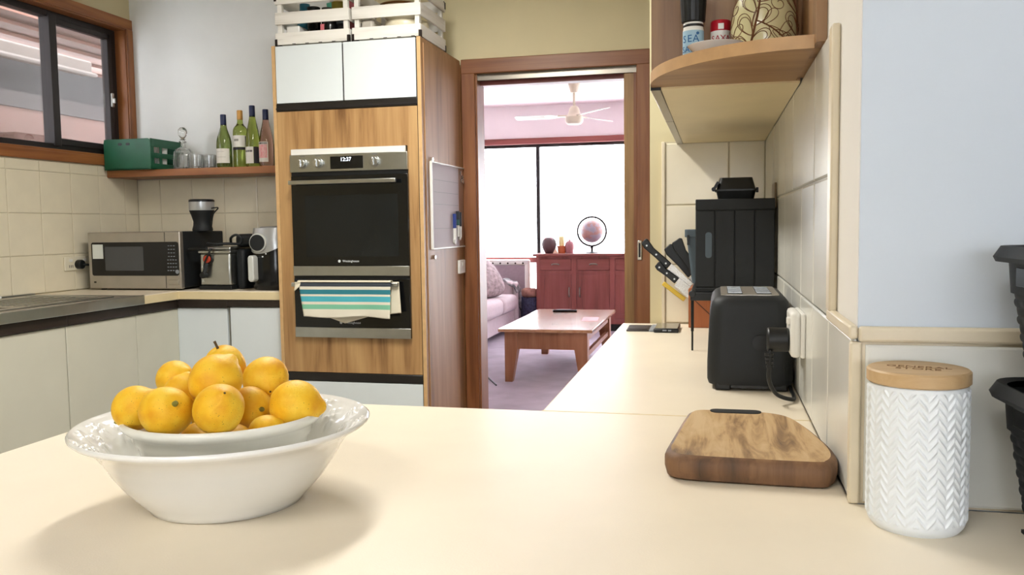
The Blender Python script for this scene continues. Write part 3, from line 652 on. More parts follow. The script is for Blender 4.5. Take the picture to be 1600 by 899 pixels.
# ---- air fryer
t = thing('air_fryer', 'black air fryer with silver top and handle beside the oven column', 'air fryer', (-2.248, 4.10, BT))
def af(u, v):
    a = 2*pi*u; s = [(.93, 0), (1, .02), (1.02, .10), (1, .18), (.96, .25), (.90, .29), (.72, .318), (.3, .326), (0.01, .327)]
    k = v*(len(s)-1); i = min(int(k), len(s)-2); f = k-i; sc = s[i][0]*(1-f)+s[i+1][0]*f; z = s[i][1]*(1-f)+s[i+1][1]*f
    p = 2.6; c_, s_ = cos(a), sin(a); rr = (abs(c_)**p+abs(s_)**p)**(-1/p)
    return (.112*sc*rr*c_, .14*sc*rr*s_, z)
obj('shell', surf(af, 40, 25, closeu=True), 'black_gloss', t, local=True, smooth=50)
def af2(u, v):
    a = radians(180+180*u); z = .205+.085*v; k = sin(pi*u)
    z0 = .235-.045*max(0, 1-((u-.42)/.34)**2)
    z = z0+(.322-z0)*v; sc = 1.025-.10*max(0, (z-.22)/.10)**1.6
    p = 2.6; c_, s_ = cos(a), sin(a); rr = (abs(c_)**p+abs(s_)**p)**(-1/p)
    return (.113*sc*rr*c_, .141*sc*rr*s_, z)
obj('silver_crown', surf(af2, 30, 12), 'silver', t, local=True, smooth=60)
obj('top_cap', lathe([(.095, .318), (.085, .328), (.001, .332)], 30), 'silver', t, local=True, smooth=60)
obj('dial_ring', mv(swap(lathe([(.046, 0), (.049, .006), (.046, .014), (.040, .016)], 32), 'XZY'), (-.027, -.158, .247)), 'silver_lt', t, local=True, smooth=50)
obj('dial', mv(swap(lathe([(.041, 0), (.040, .012), (.001, .014)], 32), 'XZY'), (-.027, -.162, .247)), 'black_soft', t, local=True, smooth=50)
obj('drawer_handle', mv(swap(prism(rrect(-.05, .115, .034, .135, .0165), 0, .05), 'XZY'), (-.005, -.185, 0)), 'silver_lt', t, local=True, bevel=.006)
for p in ((.022, .19), (.003, .175)): obj('indicator', mv(swap(lathe([(.004, 0), (.004, .003)], 10), 'XZY'), (p[0]-.01, -.147, p[1])), 'mark_white', t, local=True)

# ================================================================= OVEN COLUMN
CX0, CX1, CY0, CY1, CT = -2.121, -1.351, 3.87, 4.506, 2.153
t = col = thing('oven_cabinet', 'tall oak-look oven cabinet with white doors on top', 'cabinet', ((CX0+CX1)/2, 4.2, 0))
obj('side_panel', box(CX0, CX0+.018, CY0, CY1, 0, CT), 'oak_edge', t)
obj('side_panel', box(CX1-.017, CX1, CY0+.001, CY1, 0, CT), 'oak_side', t)
obj('edge_band', box(CX1-.018, CX1+.0005, CY0-.0015, CY0+.0015, 0, CT), 'oak_edge', t)
obj('overlay_panel', box(CX1, CX1+.005, CY0+.035, CY1, .0, 2.13), 'oak_side', t, label='slightly raised wood panel on the cabinet side')
obj('carcase', join(box(CX0+.018, CX1-.018, CY0+.03, CY1, .1, .70), box(CX0+.018, CX1-.018, CY0+.5, CY1, .7, CT-.02), box(CX0+.018, CX1-.018, CY0+.025, CY1, CT-.03, CT-.012), box(CX0+.018, CX1-.018, CY0+.03, CY1, 1.66, 1.84)), 'old_lam', t)
DXm = -1.745
obj('door', box(CX0+.022, DXm-.004, CY0-.003, CY0+.016, 1.873, CT-.004), 'white_lam', t, bevel=.0015)
obj('door', box(DXm+.004, CX1-.024, CY0-.003, CY0+.016, 1.873, CT-.004), 'white_lam', t, bevel=.0015)
obj('door_gap_strip', join(box(DXm-.006, DXm+.006, CY0+.004, CY0+.02, 1.86, CT-.01), box(CX1-.024, CX1-.018, CY0+.004, CY0+.02, .1, CT-.01)), 'rail_black', t)
obj('finger_rail', box(CX0+.018, CX1-.020, CY0-.004, CY0+.03, 1.835, 1.871), 'rail_black', t, bevel=.003)
obj('rail_lip', box(CX0+.018, CX1-.020, CY0-.007, CY0-.003, 1.842, 1.850), 'alu_black', t)
OX0, OX1 = -2.03, -1.42
for b in ((CX0+.020, CX1-.020, 1.645, 1.832), (CX0+.020, OX0-.001, .700, 1.645), (OX1+.001, CX1-.020, .700, 1.645), (CX0+.020, CX1-.020, .545, .716)):
    pass
obj('front_panel', join(box(CX0+.020, CX1-.022, CY0, CY0+.018, 1.648, 1.832), box(CX0+.020, OX0+.006, CY0, CY0+.018, .72, 1.648), box(OX1-.006, CX1-.022, CY0, CY0+.018, .72, 1.648), box(CX0+.020, CX1-.022, CY0, CY0+.018, .545, .72)), 'oak', t, label='oak-look front panel round the oven')
obj('finger_rail', box(CX0+.018, CX1-.020, CY0-.004, CY0+.03, .500, .543), 'rail_black', t, bevel=.003)
obj('drawer', box(CX0+.020, CX1-.022, CY0-.002, CY0+.018, .1, .498), 'white_lam', t, bevel=.0015)
obj('plinth', box(CX0+.02, CX1-.02, CY0+.05, CY0+.07, 0, .1), 'rail_black', t)

# ---- double oven
ov = thing('double_oven', 'steel and black glass double wall oven in the oak cabinet', 'oven', (-1.725, 3.86, .715))
FY = CY0-.022
obj('body', box(OX0+.008, OX1-.008, FY+.02, CY0+.48, .722, 1.612), 'black_soft', ov)
obj('top_flange', box(OX0+.004, OX1-.012, FY+.006, FY+.022, 1.614, 1.646), 'white_pl', ov, bevel=.002, label='white strip above the control panel')
obj('control_panel', box(OX0, OX1, FY, FY+.02, 1.534, 1.618), 'steel', ov, bevel=.002)
for x in (-1.962, -1.878, -1.584):
    k = obj('knob', join(cyl((x, FY-.026, 1.575), .022, .027, 'Y', 28), cyl((x, FY-.003, 1.575), .027, .004, 'Y', 28)), 'steel', ov, bevel=.002)
    obj('grip', box(x-.004, x+.004, FY-.034, FY-.024, 1.557, 1.593), 'chrome', k, bevel=.002)
obj('display', box(-1.814, -1.645, FY-.002, FY+.002, 1.545, 1.605), 'black_glass', ov)
text('clock_digits', '12:37', .026, 'clock', ov, facing((-1.733, FY-.003, 1.589)))
for x in (-1.962, -1.878, -1.584):
    obj('dial_mark', join(box(x-.014, x+.014, FY-.0012, FY, 1.609, 1.6115)), 'mark', ov)
def oven_door(z0, z1, hz, logo, strip, win):
    d = obj('oven_door', box(OX0+.003, OX1-.001, FY+.002, FY+.02, z0, z1), 'black_glass', ov, bevel=.002)
    obj('window', box(-1.955, -1.475, FY+.0012, FY+.003, *win), 'oven_glass_in', d)
    obj('steel_strip', box(OX0+.003, OX1-.001, FY-.002, FY+.003, *strip), 'steel', d, bevel=.0015)
    obj('handle', box(-2.020, -1.466, FY-.045, FY-.030, hz-.010, hz+.010), 'steel', d, bevel=.003)
    for x in (-1.985, -1.50): obj('handle_post', box(x-.008, x+.008, FY-.032, FY+.003, hz-.008, hz+.008), 'steel', d)
    text('logo', 'Westinghouse', .015, 'mark_white', d, facing((-1.722, FY+.001, logo)))
    obj('logo_mark', swap(lathe([(.007, 0), (.007, .0006)], 16, (-1.782, logo, FY+.0006)), 'XZY'), 'mark_white', d)
    return d
oven_door(1.025, 1.515, 1.482, 1.098, (1.027, 1.074), (1.12, 1.42))
obj('vent_gap', box(OX0+.003, OX1-.003, FY+.008, FY+.02, 1.513, 1.536), 'black', ov)
oven_door(.722, 1.012, .986, .797, (.722, .772), (.83, .96))
obj('vent_gap', box(OX0+.003, OX1-.003, FY+.008, FY+.02, 1.010, 1.027), 'black', ov)

# ---- tea towel
def towel_mat():
    return banded('striped_towel', 'Z', [(-.2, 'E4DECB'), (.0395, '7FC2A0'), (.0625, 'E4DECB'), (.0755, '4FB2C0'), (.1015, 'E4DECB'), (.1115, '2F7E8C'), (.1345, 'E4DECB'), (.1500, '3A4148'), (.1690, 'E9E4D6')], .9, bumps=.25, bscale=500)
M['towel'] = towel_mat()
M['towel_back'] = plain('towel_back_cloth', 'DDD5BE', .9, var=.03, bumps=.2, bscale=500)
t = thing('tea_towel', 'white tea towel with teal and green stripes over the lower oven handle', 'towel', (-1.73, FY-.055, .828))
def tw(u, v):
    x = -.244+.478*u-.0 ; s = v
    x = (-.244+.008*s*2)+(.478-.030*s)*u+.01*s
    z = .1715-.170*s+.004*sin(9*u+2)*s*s; y = -.004-.010*s*sin(u*13+1)*.5-.006*sin(u*7)*s
    if s < .04: y += .012*(1-s/.04)
    return (x, y, z)
obj('front_fold', surf(tw, 60, 30), 'towel', t, local=True, smooth=80)
def twb(u, v):
    x = -.236+.50*u; L = .150+.045*max(0, 1-abs(u-.43)/.28)-.02*max(0, (u-.75)/.25)+.018*u
    z = .1715-L*v; x += .012*v*u; y = .030-.004*sin(u*8)*v
    return (x, y-.006*v, z)
obj('back_fold', surf(twb, 50, 20), 'towel_back', t, local=True, smooth=80)
def twt(u, v):
    a = pi*v; return (-.250+.484*u, .012-.017*cos(a), .1715+.008*sin(a))
obj('top_fold', surf(twt, 40, 8), 'towel_back', t, local=True, smooth=80)
obj('side_fold', surf(lambda u, v: (-.262+.03*u, -.007+.004*sin(5*v), .172-.012*u*0-.045*v*(1-.55*u)), 8, 8), 'towel_back', t, local=True, smooth=80)
for o in t.children:
    sm = o.modifiers.new('thick', 'SOLIDIFY'); sm.thickness = .0018

# ---- whiteboard, markers, magnets and switch on the cabinet side
SXW = CX1+.005
wbd = thing('whiteboard', 'small frameless whiteboard on the side of the oven cabinet', 'whiteboard', (SXW, 4.22, 1.15))
obj('panel', box(SXW, SXW+.006, 3.962, 4.41, 1.153, 1.572), 'whiteboard', wbd)
obj('reflection_strip', box(SXW, SXW+.006, 4.41, 4.50, 1.153, 1.572), 'wood_reflection', wbd)  # reflection of brown wood painted as the end of the board
obj('edge_trim', join(box(SXW, SXW+.012, 3.952, 3.963, 1.148, 1.577), box(SXW, SXW+.011, 3.96, 4.502, 1.570, 1.578), box(SXW, SXW+.011, 3.96, 4.502, 1.147, 1.155)), 'white_pl', wbd, bevel=.002)
for z in (1.49, 1.43, 1.37, 1.25): obj('ruled_line', box(SXW+.0058, SXW+.0066, 4.0, 4.40, z, z+.0015), 'mark', wbd)
for y, z in ((3.975, 1.585), (3.985, 1.11)): obj('mounting_clip', cyl((SXW, y, z), .010, .012, 'X', 12), 'chrome', wbd)
for i, (y, z, m) in enumerate(((4.29, 1.19, 'marker_blue'), (4.345, 1.205, 'marker_green'), (4.385, 1.20, 'marker_black'))):
    mk = thing('marker_pen', ('blue whiteboard marker, the one nearest the oven', 'green-banded whiteboard marker, middle of the three', 'black whiteboard marker, the one nearest the doorway')[i], 'marker', (SXW+.018, y, z), group='markers on the whiteboard')
    obj('barrel', cyl((SXW+.018, y, z), .009, .075, n=12), 'white_pl', mk)
    obj('band', cyl((SXW+.018, y, z+.06), .0094, .03, n=12), m, mk)
    obj('cap', cyl((SXW+.018, y, z+.09), .0095, .045, n=12), 'marker_black' if i else 'marker_blue', mk)
for i, (y, z) in enumerate(((4.31, 1.185), (4.40, 1.205), (4.44, 1.545), (4.475, 1.525), (4.455, 1.505), (4.485, 1.500))):
    obj('magnet', cyl((SXW+.006, y, z), (.019 if i < 2 else .012), .010, 'X', 14), 'white_pl' if i < 2 else 'chrome', bevel=.002,
        label=('round white magnet below the blue marker', 'round white magnet below the black marker', 'highest silver magnet on the whiteboard strip', 'silver magnet on the strip, second from the top', 'lower silver magnet nearest the white panel', 'lower silver magnet nearest the doorway')[i], cat='magnet', group='magnets on the whiteboard')
t = thing('light_switch', 'white light switch on the oven cabinet side below the whiteboard', 'switch', (SXW, 4.45, 1.0))
obj('plate', box(SXW, SXW+.014, 4.385, 4.49, 1.005, 1.078), 'white_pl', t, bevel=.003); obj('rocker', box(SXW+.012, SXW+.018, 4.43, 4.45, 1.045, 1.065), 'white_pl', t, bevel=.002)

# ---- crates on top of the oven cabinet
def crate(label, x0, x1, y0, y1, z0):
    t = thing('wooden_crate', label, 'crate', ((x0+x1)/2, (y0+y1)/2, z0), group='whitewashed crates on the oven cabinet')
    th = .010
    for k in range(3):
        za = z0+.006+k*.098; zb = za+.058
        obj('slat', box(x0, x1, y0, y0+th, za, zb), 'whitewash', t, bevel=.0015); obj('slat', box(x0, x1, y1-th, y1, za, zb), 'whitewash', t, bevel=.0015)
        obj('slat', box(x0, x0+th, y0+th, y1-th, za, zb), 'whitewash_y', t, bevel=.0015); obj('slat', box(x1-th, x1, y0+th, y1-th, za, zb), 'whitewash_y', t, bevel=.0015)
    for x in (x0+th, x1-th-.022):
        for y in (y0+th, y1-th-.022): obj('post', box(x, x+.022, y, y+.022, z0+.006, z0+.262), 'whitewash', t)
    for k in range(4):
        w = (y1-y0-.02)/4; obj('bottom_board', box(x0+th, x1-th, y0+th+k*w, y0+th+k*w+w-.008, z0+.006, z0+.014), 'whitewash', t)
    for x in (x0, x1):
        for y in (y0, y1):
            sx, sy = (1 if x == x0 else -1), (1 if y == y0 else -1)
            for zc in (z0, z0+.262-.045):
                obj('bracket', join(box(*sorted((x-sx*.002, x+sx*.011)), *sorted((y-sy*.002, y-sy*.0005)), zc+.0, zc+.034), box(*sorted((x-sx*.002, x-sx*.0005)), *sorted((y-sy*.002, y+sy*.012)), zc, zc+.034), box(*sorted((x-sx*.002, x+sx*.032)), *sorted((y-sy*.002, y+sy*.03)), zc+(.0 if zc == z0 else .032), zc+(.004 if zc == z0 else .034))), 'iron', t)
    for k in range(4): obj('staple', box(x0+.09+k*.07, x0+.108+k*.07, y0-.001, y0+.001, z0+.006, z0+.009), 'iron', t)
crate('whitewashed slatted crate over the left oven cabinet door', -2.105, -1.715, 3.885, 4.27, CT)
crate('whitewashed slatted crate over the right oven cabinet door', -1.700, -1.352, 3.885, 4.27, CT)
cz = CT+.014
obj('storage_tub', box(-2.055, -1.985, 3.905, 4.0, cz, cz+.085), 'white_pl', bevel=.006, label='small white tub low in the left crate', cat='tub')
t = thing('water_bottle', 'teal bottle sticking up in the left crate', 'bottle', (-2.03, 4.06, cz)); obj('body', lathe([(.001, 0), (.038, 0), (.04, .01), (.04, .17), (.025, .20), (.001, .20)], 24), 'teal', t, local=True, smooth=40); obj('cap', lathe([(.026, .195), (.026, .225), (.001, .226)], 20), 'teal', t, local=True, smooth=40)
def jar(label, x, y, r, h, m, lm, ll=None):
    t = thing('jar', label, 'jar', (x, y, cz), group='jars in the left crate'); obj('body', lathe([(.001, 0), (r*.95, 0), (r, .006), (r, h*.8), (r*.85, h*.86), (.001, h*.86)], 24), m, t, local=True, smooth=40); obj('lid', lathe([(r*.92, h*.84), (r*.94, h), (.001, h)], 24), lm, t, local=True, smooth=40)
jar('dark jar with black lid second from the left in the left crate', -1.952, 4.00, .034, .19, 'black_gloss', 'black')
jar('dark jar with grey metal lid in the middle of the left crate', -1.885, 4.01, .028, .185, 'black_gloss', 'tin')
jar('dark jar low at the front of the left crate', -1.835, 3.935, .035, .10, 'black_gloss', 'black')
jar('wide dark jar at the right front of the left crate', -1.775, 3.945, .032, .10, 'black_gloss', 'dark_grey')
jar('jar with olive yellow lid in the left crate', -1.835, 4.04, .038, .215, 'clear_pl', 'olive')
obj('packet', rot(box(-1.795, -1.745, 4.0, 4.03, cz, cz+.225), Matrix.Rotation(.1, 3, 'Y'), (-1.77, 4, cz)), 'coral', bevel=.006, label='coral pink packet at the right end of the left crate', cat='packet')
obj('packet', rot(box(-1.90, -1.865, 4.08, 4.11, cz, cz+.235), Matrix.Rotation(-.1, 3, 'Y'), (-1.88, 4, cz)), 'mint', bevel=.006, label='mint green packet behind the jars in the left crate', cat='packet')
obj('packet', box(-1.875, -1.85, 3.905, 3.93, cz, cz+.085), 'coral', bevel=.004, label='small coral packet low at the front of the left crate', cat='packet')
t = thing('serving_pot', 'cream pot lying low at the front of the right crate', 'pot', (-1.47, 4.02, cz)); obj('body', lathe([(.001, 0), (.07, 0), (.10, .03), (.108, .07), (.104, .085), (.09, .09), (.001, .09)], 32), 'cream_glaze', t, local=True, smooth=50)
t2 = thing('mixing_bowl', 'cream bowl with a copper rim on top in the right crate', 'bowl', (-1.53, 4.09, cz+.10)); obj('body', lathe([(.001, 0), (.05, 0), (.085, .04), (.098, .085), (.094, .085), (.08, .045), (.045, .012), (.001, .012)], 32), 'cream_glaze', t2, local=True, smooth=50); obj('rim', lathe([(.099, .080), (.103, .085), (.1, .092), (.092, .088)], 32, cap=False), 'copper', t2, local=True, smooth=50)
obj('plastic_tub', box(-1.665, -1.60, 3.91, 4.02, cz, cz+.095), 'clear_pl', bevel=.015, label='cloudy clear tub at the left end of the right crate', cat='tub')

# ================================================================= OVERHEAD CABINET, END SHELF
HX0, HY0, HY1, HZ = -.132, 1.842, 3.112, 1.546
t = thing('overhead_cabinet', 'overhead cabinet on the right wall with cream underside', 'cabinet', (.02, 2.4, HZ))
obj('body', box(HX0+.02, XR-.0085, HY0+.018, HY1-.01, HZ+.001, 2.30), 'old_lam', t)
obj('underside', box(HX0+.004, XR-.0085, HY0+.002, HY1-.008, HZ-.004, HZ+.002), 'edge_band', t, label='cream underside panel')
obj('end_panel', box(HX0, XR-.0085, HY0, HY0+.018, HZ, 2.30), 'walnut', t)
for a, b in ((HY0+.018, 2.30), (2.303, 2.70), (2.703, HY1)): obj('door', box(HX0, HX0+.018, a, b-.003, HZ+.022, 2.30), 'white_lam', t, bevel=.0015)
for a, b in ((HY0+.004, 2.42), (2.423, HY1)):
    obj('finger_pull', join(box(HX0-.002, HX0+.020, a, b, HZ-.006, HZ+.020)), 'alu', t, bevel=.002); obj('pull_end', box(HX0-.002, HX0+.020, a-.003, a, HZ-.006, HZ+.02), 'black', t)
sh = thing('end_shelf', 'rounded open wooden end shelf on the overhead cabinet', 'shelf', (.02, 1.7, HZ))
def qshelf(z0, z1):
    P = [(XR-.002, HY0)]+[(.158-(.158-HX0)*cos(pi/2*k/24) if 0 else .158-.290*sin(pi/2*(1-k/24)), HY0-.333*cos(pi/2*(1-k/24))) for k in range(25)]
    P = [(.158, HY0), (HX0, HY0)]+[(.158-.290*cos(pi/2*k/24), HY0-.333*sin(pi/2*k/24)) for k in range(1, 25)]
    return P
for z0, tt in ((HZ, .021), (HZ+.37, .018)):
    P = qshelf(0, 0); s_ = obj('shelf_board', prism(P, z0, z0+tt), 'walnut_x', sh)
    e = [(.158-.2912*cos(pi/2*k/24), HY0-.3342*sin(pi/2*k/24)) for k in range(0, 25)]
    n = len(e); V = [(x, y, z0-.0006) for x, y in e]+[(x, y, z0+tt+.0006) for x, y in e]
    obj('edge_band', (V, [(i, i+1, n+i+1, n+i) for i in range(n-1)]), 'walnut_edge', s_, smooth=60)
obj('wall_panel', box(.158, XR-.0005, HY0-.36, HY0-.0005, HZ+.0046, 2.30), 'walnut', sh)
TS = HZ+.021+.0006
# salt bottle
t = thing('salt_bottle', 'white sea salt bottle with black grinder cap on the end shelf', 'bottle', (-.044, 1.768, TS))
obj('body', lathe([(.001, 0), (.0195, 0), (.0205, .003), (.0205, .074), (.0195, .078), (.0195, .090), (.001, .090)], 28), 'white_pl', t, local=True, smooth=40)
def lb(u, v, r=.0208): a = radians(-175+190*u); return (r*cos(a), r*sin(a), .004+.068*v)
obj('label', surf(lb, 24, 2), 'salt_blue', t, local=True, smooth=60)
def wrap_text(s, size, z, r, a, parent, m):
    W = .62*size
    for i, ch in enumerate(s):
        an = radians(a)+(i-(len(s)-1)/2)*W/r
        text('letter', ch, size, m, parent, facing((r*cos(an), r*sin(an), z), cos(an), sin(an), 0), .0002, local=True)
wrap_text('SEA', .020, .055, .0211, -108, t, 'ink_blue'); wrap_text('SALT', .017, .035, .0211, -108, t, 'ink_blue')
obj('emblem', mv(swap(lathe([(.003, 0), (.003, .0006)], 12), 'XZY'), (.009, -.0200, .0655)), 'ink_blue', t, local=True)
obj('collar', lathe([(.0198, .080), (.0205, .082), (.0205, .0835), (.0198, .085)], 24), 'black', t, local=True, smooth=40)
g = lathe([(.020, .0885), (.0225, .091), (.025, .127), (.026, .162), (.001, .164)], 40)
obj('grinder_cap', facet(g, 10, .03, .09, .17), 'black', t, local=True, smooth=30)
# salt tin
t = thing('salt_tin', 'white salt canister with red lid behind the white saucer', 'canister', (.009, 1.785, TS))
obj('body', lathe([(.001, 0), (.019, 0), (.0195, .002), (.0195, .076), (.001, .076)], 28), 'white_pl', t, local=True, smooth=40)
obj('lid', lathe([(.0198, .072), (.0202, .074), (.0202, .090), (.018, .093), (.001, .093)], 28), 'red', t, local=True, smooth=40)
obj('pour_tab', box(-.005, .006, -.0215, -.0195, .074, .085), 'white_pl', t, local=True)
wrap_text('SAXA', .017, .056, .0199, -92, t, 'ink_red')
# saucer
obj('saucer', lathe([(.001, .003), (.026, .0), (.031, .003), (.044, .014), (.0535, .0225), (.052, .0235), (.030, .008), (.001, .006)], 40, (.001, 1.665, TS)), 'ceramic', smooth=50, label='small white saucer at the front of the end shelf', cat='saucer')
# scroll vase
vx, vy = .088, 1.706
VP = [(.052, 0), (.056, .004), (.060, .02), (.0615, .05), (.058, .085), (.049, .12), (.034, .15), (.022, .165), (.020, .18), (.024, .19)]
def vr(z):
    for (r0, z0), (r1, z1) in zip(VP, VP[1:]):
        if z <= z1: f = (z-z0)/(z1-z0); return r0+(r1-r0)*f
    return VP[-1][0]
t = thing('scroll_vase', 'cream glazed vase with brown scroll lines on the end shelf', 'vase', (vx, vy, TS))
obj('body', lathe([(.001, 0)]+[(vr(z/100*.19), z/100*.19) for z in range(0, 101, 4)]+[(.018, .19), (.016, .17), (.001, .165)], 48), 'vase_cream', t, local=True, smooth=50)
lines = []
def on_v(a, z): r = vr(z)+.0003; return (r*cos(a), r*sin(a), z)
def leaf(a0, z0, ang, L, w):
    pts = []
    for k in range(25):
        s = k/24*2*pi; u = (1-cos(s))/2*L; v = w*sin(s)*(.4+.6*u/L)
        pts.append(on_v(a0+(u*cos(ang)-v*sin(ang))/.055, max(.001, min(.185, z0+u*sin(ang)+v*cos(ang)))))
    return tube(pts, .0007, 5)
def curl(a0, z0, R, turns, ph, sgn):
    return tube([on_v(a0+sgn*R*(1-k/40*.85)*cos(ph+turns*2*pi*k/40)/.055, max(.001, min(.185, z0+R*(1-k/40*.85)*sin(ph+turns*2*pi*k/40)))) for k in range(41)], .0007, 5)
for q in range(4):
    A = -pi/2-.55+q*pi/2
    stem = [on_v(A+.35*sin(k/20*2.2)*1.0+.02*k/20, .002+.16*k/20) for k in range(21)]
    lines.append(tube(stem, .0013, 5)); lines.append(tube([on_v(A+.04+.35*sin(k/20*2.2), .002+.16*k/20) for k in range(21)], .001, 5))
    lines.append(tube([on_v(A+.25+1.1*k/20, .06-.045*(k/20)**1.3) for k in range(21)], .0013, 5))
    for z0, an, L, w in ((.012, 2.5, .036, .013), (.035, 2.1, .046, .017), (.05, 1.0, .044, .017), (.075, 2.2, .042, .015), (.095, .5, .040, .014), (.018, .6, .040, .014), (.12, 1.3, .036, .011)):
        lines.append(leaf(A+.3*sin(z0*13), z0, an, L, w)); lines.append(leaf(A+.3*sin(z0*13), z0, an, L*.84, w*.78))
    for k, (da, z0, an) in enumerate(((.5, .052, .9), (.75, .040, -.5), (.95, .032, .8), (1.12, .022, -.35), (.65, .048, -.8))): lines.append(leaf(A+da, z0, an, .034, .011))
    lines += [curl(A+.98, .09, .020, 1.4, 0, 1), curl(A+.7, .122, .015, 1.3, 1, -1), curl(A+1.2, .128, .012, 1.3, 2, 1)]
obj('scroll_lines', join(*lines), 'vase_line', t, local=True, smooth=60, label='brown painted scroll pattern')

# ================================================================= RIGHT WORKTOP AND PENINSULA
ZB = .9
PX0, PYF, PY1, RX0, NY = -1.136, .42, 1.607, -.327, 3.112
pwk = obj('worktop', prism([(PX0, PYF), (1.25, PYF), (1.25, 1.139), (XR-.004, 1.139), (XR-.004, PY1), (RX0, PY1), (PX0, PY1)], ZB-.04, ZB), 'laminate', bevel=.004, label='wide cream peninsula worktop under the bowl of lemons', cat='worktop')
obj('joint_strip', box(RX0, XR-.004, PY1-.001, PY1+.001, ZB-.0385, ZB+.0003), 'edge_band', pwk)
obj('worktop', prism([(RX0, PY1+.001), (XR-.004, PY1+.001), (XR-.004, NY-.009), (RX0, NY-.009)], ZB-.04, ZB), 'laminate', bevel=.004, label='narrow cream worktop along the right wall under the toaster', cat='worktop')
t = thing('base_cabinet', 'white base cabinet under the narrow right worktop', 'cabinet', (-.06, 2.35, 0))
obj('body', box(RX0+.045, XR-.004, PY1-.02, NY-.01, 0, ZB-.045), 'old_lam', t)
for a, b in ((1.60, 2.1), (2.1, 2.6), (2.6, 3.10)): obj('door', box(RX0+.025, RX0+.043, a+.002, b-.002, .1, .80), 'white_lam', t, bevel=.0015)
t = thing('base_cabinet', 'white base cabinet under the peninsula worktop', 'cabinet', (-.3, 1.1, 0))
obj('body', prism([(PX0+.05, .75), (1.2, .75), (1.2, 1.12), (XR-.02, 1.12), (XR-.02, PY1-.045), (PX0+.05, PY1-.045)], 0, ZB-.045), 'old_lam', t)
for k in range(3): a = PX0+.05+k*.27; obj('door', box(a+.002, a+.268, PY1-.043, PY1-.025, .1, .80), 'white_lam', t, bevel=.0015)

# ---- bowls and lemons
BX, BY = -.632, .998
_rn = random.Random(3)
_ROS = [(2*pi*(k+_rn.uniform(-.25, .25))/34, (.154 if k % 2 else .172)+_rn.uniform(-.004, .004), _rn.uniform(0, 6.28), _rn.choice((4, 5, 6)), _rn.uniform(.009, .014)) for k in range(34)]
def flange_noise(x, y):
    h = 0
    for a, r, ph, n, sz in _ROS:
        dx, dy = x-r*cos(a), y-r*sin(a); d2 = (dx*dx+dy*dy)/(sz*sz)
        if d2 < 5:
            d = sqrt(d2); p = n*math.atan2(dy, dx)+ph
            h = max(h, math.exp(-(d-.75)**2*6)*(.55+.45*cos(p)), math.exp(-d2*9)*.9)
    return h
prof_o = [(.001, .004), (.085, .0035), (.092, 0), (.098, .001), (.101, .006), (.113, .018), (.129, .036), (.142, .055), (.151, .071), (.160, .084), (.172, .094), (.185, .1005), (.1890, .1040), (.1890, .1070), (.1865, .1090)]
prof_i = [(.1855, .108), (.182, .1055), (.177, .1015), (.171, .0975), (.165, .093), (.159, .088), (.153, .082), (.148, .075), (.143, .066), (.136, .054), (.127, .041), (.111, .028), (.09, .014), (.06, .008), (.001, .007)]
g = lathe(prof_o+prof_i, 128)
V = []
for x, y, z in g[0]:
    r = sqrt(x*x+y*y); 
    V.append((x, y, z))
def bowl_in(u, v):
    a = 2*pi*u; k = v*(len(prof_i)-1); i = min(int(k), len(prof_i)-2); f = k-i
    r = prof_i[i][0]*(1-f)+prof_i[i+1][0]*f; z = prof_i[i][1]*(1-f)+prof_i[i+1][1]*f
    x, y = r*cos(a), r*sin(a); w = max(0, min(1, (r-.139)/.008))*max(0, min(1, (.1825-r)/.006))
    return (BX+x, BY+y, ZB+z+w*flange_noise(x, y)*.0042)
bw = thing('serving_bowl', 'large round white ceramic bowl with embossed wide rim on the worktop', 'bowl', (BX, BY, ZB))
obj('outer_wall', lathe(prof_o+[(.1855, .108)], 96, (BX, BY, ZB), cap=False), 'ceramic', bw, smooth=60)
obj('embossed_rim', surf(bowl_in, 420, 84, closeu=True), 'ceramic', bw, smooth=80, label='shiny embossed flower relief')
dp = [(.001, .010), (.070, .0095), (.078, .012), (.090, .03), (.1015, .06), (.108, .085), (.1125, .092), (.1135, .100), (.121, .1055), (.1270, .1105), (.1285, .1145), (.1275, .1185), (.1245, .1200), (.120, .118), (.112, .110), (.104, .09), (.096, .06), (.084, .03), (.07, .018), (.001, .017)]
obj('fruit_dish', lathe(dp, 96, (BX+.001, BY-.002, ZB)), 'ceramic_in', smooth=50, label='smaller white dish holding the lemons inside the large bowl', cat='dish')
LM = {'A': (-.7153, .9293, 1.0351, .0285), 'B': (-.6533, .9047, 1.0379, .0321), 'C': (-.5827, .9072, 1.0431, .0313), 'D': (-.615, .9528, 1.0691, .0336), 'E': (-.7276, 1.0289, 1.0547, .0253),
      'F': (-.6699, 1.0628, 1.0685, .0293), 'G': (-.6063, 1.06, 1.0517, .032), 'H': (-.5332, 1.0059, 1.0297, .0335), 'I': (-.6013, 1.0108, 1.0228, .0286), 'J': (-.6947, .9962, 1.0415, .0257),
      'K': (-.5506, .9626, 1.0012, .0243), 'M': (-.5949, .9575, .9889, .0245), 'N': (-.649, .9588, .9894, .0231), 'O': (-.6889, 1.053, .9987, .027)}
LT = {'A': 'yellow-green lemon at the far left of the bowl', 'B': 'orange-yellow lemon with a green stem at the front left of the pile', 'C': 'front lemon in the centre of the pile, lowest of the big front ones', 'D': 'large lemon in the middle of the pile above the front one',
      'E': 'lemon at the back left of the pile', 'F': 'topmost lemon with a dry stem sticking up', 'G': 'lemon with a big nipple at the back right of the pile', 'H': 'speckled lemon at the right edge of the dish', 'I': 'lemon with a green stem end tucked right of the front lemon',
      'J': 'lemon mostly hidden between the left lemons', 'K': 'lemon showing only its top low at the front right rim', 'M': 'lemon mostly hidden at the bottom under the front lemon', 'N': 'lemon at the bottom between the two front lemons', 'O': 'lemon hidden at the bottom back of the pile'}
